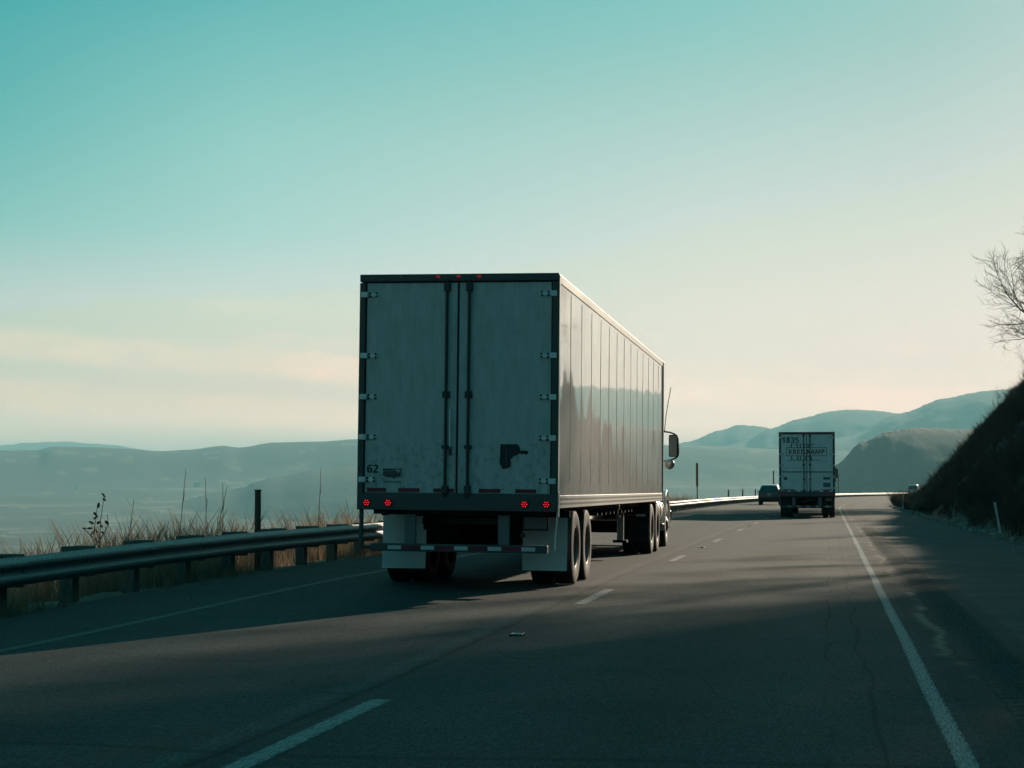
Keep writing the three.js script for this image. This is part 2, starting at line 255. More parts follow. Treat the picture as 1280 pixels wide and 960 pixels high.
// white farm buildings far down the valley
const farWhite = std(0.75, 0.73, 0.68, 0.8), farRoof = std(0.22, 0.2, 0.19, 0.8);
[[-19.9, 7120, 26, 'small white farm building on the far valley side'], [-23.6, 7050, 12, 'tiny white house among the woods at the valley edge'], [-20.9, 4300, 16, 'white barn beside a pale field on the valley floor']].forEach(([a, r, w, l]) => {
  const [x, , z] = polar(a, r, 0), t = thing('farm_building', l, 'building', [x, valleyY(a, r) - 1, z], -a * D2R, 'farm buildings in the valley');
  mesh(t, 'wall', box(w, w * 0.34, w * 0.5, 0, w * 0.17 + 1, 0), farWhite);
  const s = new THREE.Shape(); s.moveTo(-w * 0.28, 0); s.lineTo(w * 0.28, 0); s.lineTo(0, w * 0.2); mesh(t, 'roof', new THREE.ExtrudeGeometry(s, { depth: w * 1.04, bevelEnabled: false }).translate(0, 0, -w * 0.52).rotateY(Math.PI / 2), farRoof, [0, w * 0.34 + 1, 0]);
});

// ------------------------------------------------------------------ guardrail
const galv = (() => { const nn = createNoise2D(rng(55)); const m = dataTex(256, 256, (i, j) => toS(0.2 + 0.05 * nn(i / 18, j / 18) + 0.05 * nn(i / 60, j / 9)), true); return new THREE.MeshStandardMaterial({ map: m, roughness: 0.62, metalness: 0.3 }); })();
const treatedWood = (() => { const nn = createNoise2D(rng(56)); const m = dataTex(128, 256, (i, j) => { const v = 0.13 + 0.05 * nn(i / 5, j / 70) + 0.03 * nn(i / 20, j / 30); return [toS(v * 1.05), toS(v), toS(v * 0.85)]; }, true); return new THREE.MeshStandardMaterial({ map: m, roughness: 0.95 }); })();
{
  const prof = [[0, 0], [0.012, 0.018], [0.072, 0.048], [0.083, 0.07], [0.08, 0.095], [0.022, 0.135], [0.012, 0.156], [0.022, 0.177], [0.08, 0.217], [0.083, 0.242], [0.072, 0.264], [0.012, 0.294], [0, 0.312]];
  const ring = [...prof, ...prof.slice().reverse().map(([x, y]) => [x - 0.005, y])];
  const railO = -8.6, sp = 1.905, first = 14.5;
  const g = thing('guardrail', 'galvanised steel guardrail on timber blocks along the valley side', 'guardrail', [0, 0, 0]);
  const postGeo = rbox(0.16, 1.05, 0.2, 0.012), blockGeo = rbox(0.21, 0.36, 0.15, 0.012), topBolt = cyl(0.02, 0.02, 8).rotateZ(Math.PI / 2);
  const topY = (s) => bank(railO, s) + 0.575 + 0.008 * n2(s * 0.13, 6);
  for (let k = -6; k < 214; k++) {
    const s = first + k * sp, y = topY(s), [x, , z] = at(railO, s), r = n2(k * 3.1, 2) * 0.02, h = heading(s);
    mesh(g, 'post', postGeo, treatedWood, [x - 0.287, y - 0.505 + 0.008 * n2(k, 7), z], [r * 0.5, h, r]);
    mesh(g, 'block', blockGeo, treatedWood, [x - 0.105, y - 0.155 + 0.008 * n2(k, 3), z], [0, h, r]);
    if (s < 60) mesh(g, 'bolt', topBolt, galv, [x + 0.02, y - 0.155, z]);
    if (k % 2 === 0) {
      const s1 = s + 2 * sp + 0.12, y1 = topY(s1), [x1, , z1] = at(railO, s1), lap = 0.003;
      const P = [], U = [], I = [], n = ring.length, cols = 4;
      for (let c = 0; c < cols; c++) { const t = c / (cols - 1); ring.forEach(([px, py], i) => { P.push(lerp(x, x1, t) + px + lap * (1 - t), lerp(y, y1, t) - 0.312 + py, lerp(z, z1, t)); U.push(i / 9, t * 4); }); }
      for (let c = 0; c < cols - 1; c++) for (let i = 0; i < n; i++) { const a = c * n + i, b = c * n + (i + 1) % n; I.push(a, b, a + n, b, b + n, a + n); }
      const bg = new THREE.BufferGeometry(); bg.setAttribute('position', new THREE.Float32BufferAttribute(P, 3)); bg.setAttribute('uv', new THREE.Float32BufferAttribute(U, 2)); bg.setIndex(I);
      mesh(g, 'rail_panel', toCreasedNormals(bg, 0.7), galv);
    }
  }
}
// posts and poles beside the road
const rustPost = std(0.085, 0.06, 0.04, 0.9), orangePole = std(0.42, 0.2, 0.1, 0.7), paleMarker = std(0.6, 0.6, 0.55, 0.6), redRefl = std(0.4, 0.06, 0.03, 0.4);
{
  const t = thing('marker_post', 'short brown post standing behind the guardrail among dry grass', 'post', [-9.2, vergeY(-9.2, 28.3) - 0.1, -28.3]);
  mesh(t, 'shaft', cyl(0.055, 1.5, 14, 0.05).translate(0, 0.66, 0), rustPost); mesh(t, 'cap', cyl(0.056, 0.03, 14).translate(0, 1.40, 0), std(0.05, 0.04, 0.03, 0.9));
  [[124, 3.1, 'tall thin orange pole beside the guardrail near the tractor'], [210, 3.4, 'tall thin orange pole between the tractor and the dark car'], [300, 3.5, 'faint thin pole past the lettered trailer on the bend']].forEach(([s, h, l]) => {
    const [x, , z] = at(-8.95, s), p = thing('snow_pole', l, 'pole', [x, vergeY(-8.95, s) - 0.1, z], 0, 'tall poles along the guardrail');
    mesh(p, 'shaft', cyl(0.04, h * 0.55, 8).translate(0, h * 0.27, 0), rustPost); mesh(p, 'sleeve', cyl(0.085, h * 0.52, 8).translate(0, h * 0.78, 0), orangePole);
  });
  [[160, 0.9], [176, 1.0], [191, 0.95], [232, 1.2]].forEach(([s, h], i) => { const [x, , z] = at(-9.3, s), p = thing('fence_stake', ['short dark stake behind the guardrail, nearest of the row', 'second short dark stake of the row behind the guardrail', 'third short dark stake of the row behind the guardrail', 'last short dark stake just before the dark car'][i], 'stake', [x, vergeY(-9.3, s) - 0.1, z], 0, 'short stakes behind the guardrail'); mesh(p, 'shaft', cyl(0.07, h + 0.5, 7).translate(0, (h + 0.5) / 2, 0), rustPost); });
  [[5.0, 55.2, 1.05, -0.17, 'leaning pale delineator post at the foot of the slope'], [5.3, 80, 0.6, 0.1, 'small dim delineator post farther up the shoulder edge'], [4.75, 122, 1.1, 0.02, 'pale delineator post at the brushy tip of the slope']].forEach(([o, s, h, lean, l]) => {
    const p = thing('delineator_post', l, 'post', [o + curveX(s), hillY(o, s) - 0.1, -s]);
    mesh(p, 'shaft', rbox(0.075, h, 0.02, 0.008, 0, h / 2 + 0.05, 0), paleMarker); mesh(p, 'reflector', rbox(0.06, 0.11, 0.008, 0.003, 0, h - 0.08, 0.015), paleMarker); p.rotation.set(0.05, 0, -lean);
  });
}

// ------------------------------------------------------------------ dry grass and brush
function bladeGeo(list) {                         // list of {base:[x,z], h, lean:[x,z], w, curl}
  const P = [], I = []; let n = 0;
  for (const b of list) {
    const K = 4, a = b.a, cx = Math.cos(a) * b.w, cz = Math.sin(a) * b.w;
    for (let k = 0; k <= K; k++) { const t = k / K, x = b.base[0] + b.lean[0] * t * t, y = b.h * t * (1 - 0.18 * t * b.curl), z = b.base[1] + b.lean[1] * t * t, w = b.head && k === 3 ? b.head : 1 - 0.85 * t; P.push(x - cx * w, y, z - cz * w, x + cx * w, y, z + cz * w); }
    for (let k = 0; k < K; k++) { const q = n + k * 2; I.push(q, q + 1, q + 2, q + 1, q + 3, q + 2); }
    n += (K + 1) * 2;
  }
  const g = new THREE.BufferGeometry(); g.setAttribute('position', new THREE.Float32BufferAttribute(P, 3)); g.setIndex(I); g.computeVertexNormals(); return g;
}
function scatter(name, geo, mat, places, label, tint) {
  const m = new THREE.InstancedMesh(geo, mat, places.length), d = new THREE.Object3D(), c = new THREE.Color(), r = rng(name.length * 31 + places.length);
  places.forEach(([x, y, z, s, sy], i) => { d.position.set(x, y, z); d.rotation.set((r() - 0.5) * 0.2, r() * 6.28, (r() - 0.5) * 0.2); d.scale.set(s, s * (sy ?? 1), s); d.updateMatrix(); m.setMatrixAt(i, d.matrix); const k = 0.6 + 0.8 * r(); c.setRGB(tint[0] * k * (0.9 + 0.2 * r()), tint[1] * k, tint[2] * k * (0.85 + 0.3 * r())); m.setColorAt(i, c); });
  m.name = numbered(name); m.userData = { kind: 'stuff', label, category: 'grass' }; m.castShadow = m.receiveShadow = true; scene.add(m); return m;
}
{
  const r = rng(71), leafy = (cnt, h0, h1, spread, w, headP) => bladeGeo(Array.from({ length: cnt }, () => { const a = r() * 6.28, q = r() * spread, h = h0 + r() * (h1 - h0), l = (0.1 + r() * 0.4) * h; const la = r() * 6.28; return { base: [Math.cos(a) * q, Math.sin(a) * q], h, lean: [Math.cos(la) * l, Math.sin(la) * l], w: w * (0.7 + 0.6 * r()), a: r() * 3.14, curl: r(), head: r() < headP ? 2.6 : 0 }; }));
  const dry = phys(1, 1, 1, 0.9, { transmission: 0.3, thickness: 0, side: THREE.DoubleSide });
  const pl = (n, o0, o1, s0, s1, sc0, sc1, pw = 1) => { const out = []; while (out.length < n) { const s = s0 + (s1 - s0) * r() ** pw, o = lerp(o0, o1, r()); if (n2b(o * 0.35, s * 0.16) + 0.55 < r() * 0.9) continue; const sc = lerp(sc0, sc1, r()); out.push([o + curveX(s), vergeY(o, s) - 0.03, -s, sc, 0.8 + 0.5 * r()]); } return out; };
  scatter('dry_grass', leafy(16, 0.12, 0.5, 0.2, 0.006, 0), dry, pl(10000, -8.95, -14.5, 9, 120, 0.6, 1.25, 1.35), 'low dry grass on the bank behind the guardrail', [0.3, 0.21, 0.13]);
  scatter('tall_grass', leafy(11, 0.55, 1.15, 0.32, 0.0024, 0.7), dry, pl(9500, -9.3, -13.8, 12, 130, 0.68, 1.15, 1.3), 'tall tan grass stems with seed heads behind the guardrail', [0.29, 0.195, 0.12]);
  // scraps of grass at the pavement edge in front of the posts
  scatter('edge_grass', leafy(10, 0.05, 0.2, 0.12, 0.005, 0), dry, pl(1800, -8.3, -9.0, 9, 100, 0.6, 1.2, 1.4), 'short ragged grass under the guardrail', [0.19, 0.14, 0.085]);
}
// branching plants
function branches(paths, sides = 4) {             // paths: [{p:[Vector3...], r0, r1}]
  const P = [], N = [], I = []; let n = 0; const t = new THREE.Vector3(), u = new THREE.Vector3(), v = new THREE.Vector3();
  for (const b of paths) {
    const K = b.p.length, sd = b.sides ?? sides;
    for (let k = 0; k < K; k++) {
      t.subVectors(b.p[Math.min(K - 1, k + 1)], b.p[Math.max(0, k - 1)]).normalize(); u.set(0.31, 0.2, 0.93).cross(t).normalize(); v.crossVectors(t, u);
      const rad = lerp(b.r0, b.r1, k / (K - 1));
      for (let i = 0; i < sd; i++) { const a = (i / sd) * 2 * Math.PI, c = Math.cos(a), s = Math.sin(a); const nx = u.x * c + v.x * s, ny = u.y * c + v.y * s, nz = u.z * c + v.z * s; P.push(b.p[k].x + nx * rad, b.p[k].y + ny * rad, b.p[k].z + nz * rad); N.push(nx, ny, nz); }
    }
    for (let k = 0; k < K - 1; k++) for (let i = 0; i < sd; i++) { const a = n + k * sd + i, q = n + k * sd + (i + 1) % sd; I.push(a, q, a + sd, q, q + sd, a + sd); }
    n += K * sd;
  }
  const g = new THREE.BufferGeometry(); g.setAttribute('position', new THREE.Float32BufferAttribute(P, 3)); g.setAttribute('normal', new THREE.Float32BufferAttribute(N, 3)); g.setIndex(I); return g;
}
function growTree(seed, H, opt = {}) {
  const r = rng(seed), trunk = [], limbs = [], twigs = [], V = THREE.Vector3, maxL = opt.levels ?? 4;
  const grow = (from, dir, len, rad, lvl) => {
    const K = lvl === 0 ? 9 : lvl < 3 ? 6 : 4, pts = [from.clone()], d = dir.clone(), p = from.clone();
    for (let k = 1; k < K; k++) { d.x += (r() - 0.5) * (lvl ? 0.34 : 0.16); d.z += (r() - 0.5) * (lvl ? 0.34 : 0.16); d.y += (lvl >= 1 ? (opt.lift ?? 0.07) : 0.02) + (r() - 0.5) * 0.14; d.normalize(); p.addScaledVector(d, len / (K - 1)); pts.push(p.clone()); }
    const r1 = rad * (lvl === 0 ? 0.22 : 0.3); (lvl === 0 ? trunk : lvl < 3 ? limbs : twigs).push({ p: pts, r0: rad, r1: Math.max(r1, opt.tip ?? 0.007), sides: lvl === 0 ? 9 : lvl === 1 ? 6 : lvl === 2 ? 4 : 3 });
    if (lvl >= maxL) return;
    const cnt = (opt.counts ?? [13, 8, 7, 5])[lvl];
    for (let i = 0; i < cnt; i++) {
      const t = lvl === 0 ? lerp(opt.bare ?? 0.22, 0.98, (i + r() * 0.7) / cnt) : lerp(0.18, 0.98, (i + r()) / cnt), q = t * (K - 1), k = Math.min(K - 2, Math.floor(q)), f = q - k;
      const base = pts[k].clone().lerp(pts[k + 1], f), td = pts[k + 1].clone().sub(pts[k]).normalize();
      const side = new V(r() - 0.5, (r() - 0.5) * 0.5, r() - 0.5).normalize(); side.addScaledVector(td, -side.dot(td)).normalize();
      const ang = lvl === 0 ? lerp(1.15, 0.5, t) : 0.5 + r() * 0.5, nd = td.multiplyScalar(Math.cos(ang)).addScaledVector(side, Math.sin(ang));
      const nl = len * (lvl === 0 ? lerp(0.5, 0.24, t) * (0.8 + 0.4 * r()) : (0.42 + 0.3 * r()) * lerp(1, 0.65, t));
      grow(base, nd.normalize(), nl, Math.max(opt.twig ?? 0.013, lerp(rad, r1, t) * (lvl === 0 ? 0.42 : 0.55)), lvl + 1);
    }
  };
  grow(new V(0, -0.4, 0), new V(opt.tilt ?? 0, 1, 0).normalize(), H, opt.r ?? H * 0.021, 0);
  return { trunk: branches(trunk), limbs: branches(limbs), twigs: branches(twigs) };
}
const bark = (() => { const nn = createNoise2D(rng(61)); return new THREE.MeshStandardMaterial({ color: new THREE.Color().setRGB(0.10, 0.085, 0.068), roughness: 0.95 }); })();
const twigBark = std(0.085, 0.066, 0.052, 0.95);
const variants = [growTree(101, 17, { bare: 0.08, counts: [28, 12, 9, 5], twig: 0.016, tip: 0.008 }), growTree(202, 14, { bare: 0.2 }), growTree(303, 11, { bare: 0.15, tilt: -0.15, counts: [12, 8, 6, 4] }), growTree(404, 4.5, { bare: 0.08, counts: [10, 6, 5], levels: 3, r: 0.05, lift: 0.12, tip: 0.004, twig: 0.007 })];
function plantTree(v, o, s, scale, turn, label, group, name = 'bare_tree', sink = 0.1) {
  const t = thing(name, label, v === 3 ? 'shrub' : 'tree', [o + curveX(s), hillY(o, s) - sink, -s], turn, group); t.scale.setScalar(scale);
  mesh(t, 'trunk', variants[v].trunk, bark); const c = mesh(t, 'crown', variants[v].limbs, bark); mesh(c, 'twigs', variants[v].twigs, twigBark); return t;
}
plantTree(0, 22.9, 172, 1.12, 2.6, 'large bare tree leaning into view above the cut slope', undefined, 'bare_tree', 2.6);
plantTree(3, 16.4, 152, 1.05, 0.7, 'bushy bare shrub on the slope just under the large tree', undefined, 'bare_shrub');
plantTree(3, 12.9, 148, 0.62, 2.2, 'thin bare sapling on the skyline of the slope', undefined, 'sapling');
{ // the wooded crest beyond the frame that shades the near lanes
  const r = rng(88), g = 'bare trees along the crest of the cut slope', l = 'bare tree on the wooded crest of the cut slope';
  for (const [v, o, s, sc] of TREES()) plantTree(v, o, s, sc, r() * 6.28, l, g);
  for (let i = 0; i < 46; i++) { const s = 48 + i * 3.4 + r() * 2.5; if (r() < 0.45) continue; plantTree(3, 18.2 + r() * 5, s, 0.55 + r() * 0.55, r() * 6.28, 'bare shrub on the wooded crest of the cut slope', 'bare shrubs along the crest of the cut slope', 'bare_shrub'); }
}
function TREES() { const q = rng(12), o = []; for (let i = 0; i < 11; i++) { const X = 19 + 9 * q(), Z = 24 + 5.2 * i + 4 * q() + (X - 19) * 0.9; o.push([1 + (i % 2), X, Z, 0.7 + 0.4 * q()]); } for (let i = 0; i < 4; i++) o.push([2, 20.5 + 4 * q(), 70 + 4.5 * i, 0.62 + 0.2 * q()]); for (let i = 0; i < 4; i++) o.push([1 + (i % 2), 27 + 7 * q(), 82 + 5 * i, 0.75 + 0.2 * q()]); for (let i = 0; i < 13; i++) o.push([2, 20.2 + 4 * q(), 46 + 3.2 * i + 1.5 * q(), 0.6 + 0.02 * i + 0.1 * q()]); return o; }
// dry brush on the slope
{
  const r = rng(93), tw = []; const V = THREE.Vector3;
  for (let i = 0; i < 26; i++) { const a = r() * 6.28, q = r() * 0.25, h = 0.35 + r() * 0.65, la = r() * 6.28, l = h * (0.2 + r() * 0.6), b = new V(Math.cos(a) * q, -0.1, Math.sin(a) * q); const p = [b, b.clone().add(new V(Math.cos(la) * l * 0.3, h * 0.5, Math.sin(la) * l * 0.3)), b.clone().add(new V(Math.cos(la) * l, h, Math.sin(la) * l))]; tw.push({ p, r0: 0.009, r1: 0.003, sides: 3 }); for (let k = 0; k < 2; k++) { const m = p[1].clone(), a2 = r() * 6.28; tw.push({ p: [m, m.clone().add(new V(Math.cos(a2) * 0.12, 0.16, Math.sin(a2) * 0.12)), m.clone().add(new V(Math.cos(a2) * 0.2, 0.36 * h, Math.sin(a2) * 0.2))], r0: 0.006, r1: 0.002, sides: 3 }); } }
  const g = branches(tw, 3), pl = [];
  while (pl.length < 5200) { const s = 30 + 200 * r() ** 1.2, o = 5.1 + 17 * r() ** 1.15; if (n2(o * 0.25, s * 0.12) + 0.6 < r()) continue; pl.push([o + curveX(s), hillY(o, s), -s, 0.45 + 0.6 * r() + 0.9 * r() ** 6]); }
  scatter('dry_brush', g, std(1, 1, 1, 0.95), pl, 'dark dry brush covering the cut slope', [0.085, 0.06, 0.045]);
  const tip = []; for (let i = 0; i < 420; i++) { const s = 112 + 30 * r(), o = 4.9 + 1.2 * sstep(85, 165, s) + 2.6 * r() ** 1.5; tip.push([o + curveX(s), hillY(o, s), -s, 0.6 + 0.7 * r()]); }
  scatter('reddish_brush', g, std(1, 1, 1, 0.95), tip, 'reddish brush clump at the far tip of the slope', [0.20, 0.12, 0.085]);
  // stones along the foot of the slope
  const st = new THREE.IcosahedronGeometry(0.07, 1), sp = []; { const p = st.attributes.position; for (let i = 0; i < p.count; i++) { const k = 1 + 0.3 * n3(p.getX(i) * 20, p.getY(i) * 20, p.getZ(i) * 20); p.setXYZ(i, p.getX(i) * k * 1.3, p.getY(i) * k * 0.7, p.getZ(i) * k); } st.computeVertexNormals(); }
  for (let i = 0; i < 900; i++) { const s = 25 + 120 * r(), o = 4.35 + 0.9 * r() ** 0.7; sp.push([o + curveX(s), Math.max(hillY(o, s), 0) + 0.01, -s, 0.2 + 1.1 * r() ** 3]); }
  scatter('gravel', st, std(1, 1, 1, 0.9), sp, 'loose stones along the foot of the slope', [0.2, 0.17, 0.14]).userData.category = 'gravel';
}
// single weeds standing above the grass
{
  const V = THREE.Vector3, weedMat = std(0.06, 0.038, 0.03, 0.9), stalkMat = std(0.11, 0.085, 0.06, 0.9), r = rng(17);
  const stalk = (u, o, s, h, tilt, label) => { const t = thing('dry_stalk', label, 'stalk', [o, vergeY(o, s), -s]); mesh(t, 'stem', branches([{ p: [new V(0, -0.1, 0), new V(tilt * 0.25, h * 0.35, 0.02), new V(tilt * 0.6, h * 0.7, 0), new V(tilt, h, 0.03)], r0: 0.009, r1: 0.004, sides: 5 }]), stalkMat); mesh(t, 'twig', branches([{ p: [new V(tilt * 0.6, h * 0.7, 0), new V(tilt * 0.7 + 0.03, h * 0.8, 0.02)], r0: 0.005, r1: 0.003, sides: 4 }]), stalkMat); };
  stalk(0, -10, 28.1, 1.62, -0.02, 'upright dry stalk left of the brown post, darkest of three');
  stalk(0, -10, 28.9, 1.52, 0.0, 'middle thin dry stalk of the three near the brown post');
  stalk(0, -10.1, 28.6, 1.5, 0.28, 'dry stalk leaning right beside the brown post');
  stalk(0, -10.2, 27.3, 1.75, 0.14, 'tallest faint dry stalk above the guardrail');
  stalk(0, -10, 24.6, 1.3, 0.16, 'leaning dry stalk beside the dark leafy weed');
  stalk(0, -9.6, 33.2, 1.75, 0.06, 'faint tall dry stalk close to the trailer');
  const w = thing('leafy_weed', 'dark withered weed with curled leaves above the guardrail', 'weed', [-10.0, vergeY(-10, 23.7), -23.7]);
  const stems = [[[0, -0.1, 0], [0.01, 0.6, 0], [0.03, 1.0, 0.02], [0.07, 1.34, 0]], [[0.01, 0.6, 0], [-0.06, 0.85, 0.03], [-0.02, 1.2, 0.02]], [[0.02, 0.75, 0], [0.13, 0.95, -0.02], [0.12, 1.1, 0]], [[0.0, 0.7, 0], [-0.16, 0.84, 0], [-0.22, 0.9, 0.03]]].map((a) => a.map((p) => new V(...p)));
  stems.forEach((p) => mesh(w, 'stem', branches([{ p, r0: 0.008, r1: 0.004, sides: 5 }]), weedMat));
  const leaf = new THREE.SphereGeometry(0.045, 8, 6).scale(1, 0.28, 0.5); leaf.computeVertexNormals();
  for (const [x, y, q] of [[0.07, 1.36, 1], [0.06, 1.3, 0.6], [-0.02, 1.22, 0.2], [-0.05, 1.1, 0.9], [-0.06, 1.05, -0.4], [-0.1, 0.98, 0.3], [0.0, 0.98, -0.6], [0.12, 0.98, 0.1], [0.02, 0.93, -0.3], [-0.14, 0.9, 0.5], [-0.21, 0.9, -0.2], [-0.03, 0.87, -0.7], [0.05, 0.84, 0.6], [-0.1, 0.84, 0.1]]) mesh(w, 'leaf', leaf, weedMat, [x, y, (r() - 0.5) * 0.1], [r() * 2, r() * 6, q]);
}

// ------------------------------------------------------------------ trucks
const font = await new FontLoader().loadAsync('fonts/droid/droid_sans_bold.typeface.json');
const text = (s, size, depth = 0.004) => { const g = new TextGeometry(s, { font, size, depth, curveSegments: 4 }); g.computeBoundingBox(); const b = g.boundingBox; return g.translate(-(b.min.x + b.max.x) / 2, -(b.min.y + b.max.y) / 2, 0); };
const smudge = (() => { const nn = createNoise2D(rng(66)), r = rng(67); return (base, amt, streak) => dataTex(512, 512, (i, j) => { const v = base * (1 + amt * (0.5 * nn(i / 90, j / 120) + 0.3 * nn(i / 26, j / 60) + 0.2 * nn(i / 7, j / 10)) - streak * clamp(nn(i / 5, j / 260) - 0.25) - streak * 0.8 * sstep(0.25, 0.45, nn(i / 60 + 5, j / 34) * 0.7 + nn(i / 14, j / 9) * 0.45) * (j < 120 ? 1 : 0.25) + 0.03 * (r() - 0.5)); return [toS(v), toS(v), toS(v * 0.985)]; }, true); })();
const M = {
  side: new THREE.MeshPhysicalMaterial({ map: smudge(0.72, 0.12, 0.12), roughness: 0.36, metalness: 0.08, clearcoat: 1, clearcoatRoughness: 0.03 }),
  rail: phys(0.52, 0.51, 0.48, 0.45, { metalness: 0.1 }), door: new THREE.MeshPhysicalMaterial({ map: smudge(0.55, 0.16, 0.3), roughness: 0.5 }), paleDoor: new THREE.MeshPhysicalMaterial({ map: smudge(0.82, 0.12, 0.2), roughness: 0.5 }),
  frame: std(0.075, 0.082, 0.082, 0.6), gasket: std(0.015, 0.015, 0.015, 0.8), rod: std(0.05, 0.052, 0.052, 0.5, 0.4), hinge: std(0.8, 0.8, 0.8, 0.5, 0.1), bolt: std(0.02, 0.02, 0.02, 0.6),
  under: std(0.012, 0.012, 0.012, 0.9), inner: std(0.05, 0.045, 0.04, 0.8), seam: std(0.11, 0.1, 0.085, 0.7), rubber: std(0.018, 0.017, 0.016, 0.75), wall: std(0.06, 0.052, 0.045, 0.6), rim: std(0.13, 0.125, 0.12, 0.55, 0.4), hub: std(0.06, 0.06, 0.06, 0.6, 0.5), flap: std(0.72, 0.72, 0.7, 0.8), blackFlap: std(0.015, 0.015, 0.015, 0.9),
  redTape: std(0.20, 0.012, 0.03, 0.5), whiteTape: std(0.6, 0.6, 0.58, 0.4), ink: std(0.015, 0.018, 0.02, 0.6), fadedInk: std(0.12, 0.13, 0.13, 0.7), redInk: std(0.22, 0.03, 0.035, 0.6), blueInk: std(0.06, 0.15, 0.2, 0.6),
  steel: std(0.4, 0.39, 0.37, 0.35, 0.8), chrome: std(0.75, 0.74, 0.72, 0.12, 1), cab: phys(0.55, 0.54, 0.5, 0.35, { clearcoat: 1, clearcoatRoughness: 0.05 }), glass: phys(0.02, 0.025, 0.025, 0.05, { clearcoat: 1 }), plate: std(0.4, 0.4, 0.38, 0.5),
  lampBase: std(0.035, 0.003, 0.003, 0.4), led: std(0.9, 0.03, 0.04, 0.5, 0, { emissive: new THREE.Color().setRGB(1, 0.02, 0.035), emissiveIntensity: 0.8 }), dim: std(0.3, 0.02, 0.02, 0.4, 0, { emissive: new THREE.Color().setRGB(1, 0.03, 0.04), emissiveIntensity: 0.14 }), amber: phys(0.6, 0.3, 0.12, 0.3),
};
const tyreGeo = (R, w) => { const h = w / 2, p = [[R * 0.56, -h * 0.8], [R * 0.62, -h * 0.98], [R * 0.8, -h], [R * 0.93, -h * 0.96], [R * 0.985, -h * 0.86], [R, -h * 0.74], [R, -h * 0.42], [R * 0.978, -h * 0.40], [R * 0.978, -h * 0.34], [R, -h * 0.32], [R, h * 0.32], [R * 0.978, h * 0.34], [R * 0.978, h * 0.40], [R, h * 0.42], [R, h * 0.74], [R * 0.985, h * 0.86], [R * 0.93, h * 0.96], [R * 0.8, h], [R * 0.62, h * 0.98], [R * 0.56, h * 0.8]]; return new THREE.LatheGeometry(p.map(([a, b]) => new THREE.Vector2(a, b)), 40).rotateZ(-Math.PI / 2); };
const rimGeo = (R, w, deep) => { const h = w / 2, p = deep ? [[R * 0.58, h * 0.85], [R * 0.55, h * 0.9], [R * 0.52, h * 0.8], [R * 0.5, -h * 0.1], [R * 0.44, -h * 0.35], [R * 0.26, -h * 0.35], [R * 0.24, h * 0.2], [R * 0.16, h * 0.35], [0, h * 0.35]] : [[R * 0.58, h * 0.85], [R * 0.55, h * 0.95], [R * 0.5, h * 0.7], [R * 0.42, h * 0.75], [R * 0.25, h * 1.05], [R * 0.2, h * 1.25], [0, h * 1.25]]; return new THREE.LatheGeometry(p.map(([a, b]) => new THREE.Vector2(a, b)), 32).rotateZ(-Math.PI / 2); };
const TG = tyreGeo(0.5, 0.27), RGd = rimGeo(0.5, 0.27, true), RGf = rimGeo(0.5, 0.27, false);
function wheel(parent, x, z, side, deep = true) { const g = new THREE.Group(); g.name = 'wheel'; g.position.set(x, 0.5, z); if (side < 0) g.rotation.y = Math.PI; parent.add(g); mesh(g, 'tyre', TG, M.rubber); mesh(g, 'rim', deep ? RGd : RGf, M.rim); return g; }
const bowPanel = (w, h, amp, seed) => gridGeo(7, 13, (i, j) => { const u = i / 6, v = j / 12; return [amp * (1 - (2 * u - 1) ** 2) * Math.sin(v * Math.PI) + 0.0016 * n2(u * 1.5 + seed * 9, v * 2.2) , v * h, -u * w, u * 0.3 + seed * 0.13, v]; });
const panelGeos = [0, 1, 2, 3, 4, 5].map((k) => bowPanel(1.126, 2.71, [-0.0012, 0.001, -0.0016, 0.0006, -0.001, 0.0014][k], k + 1));

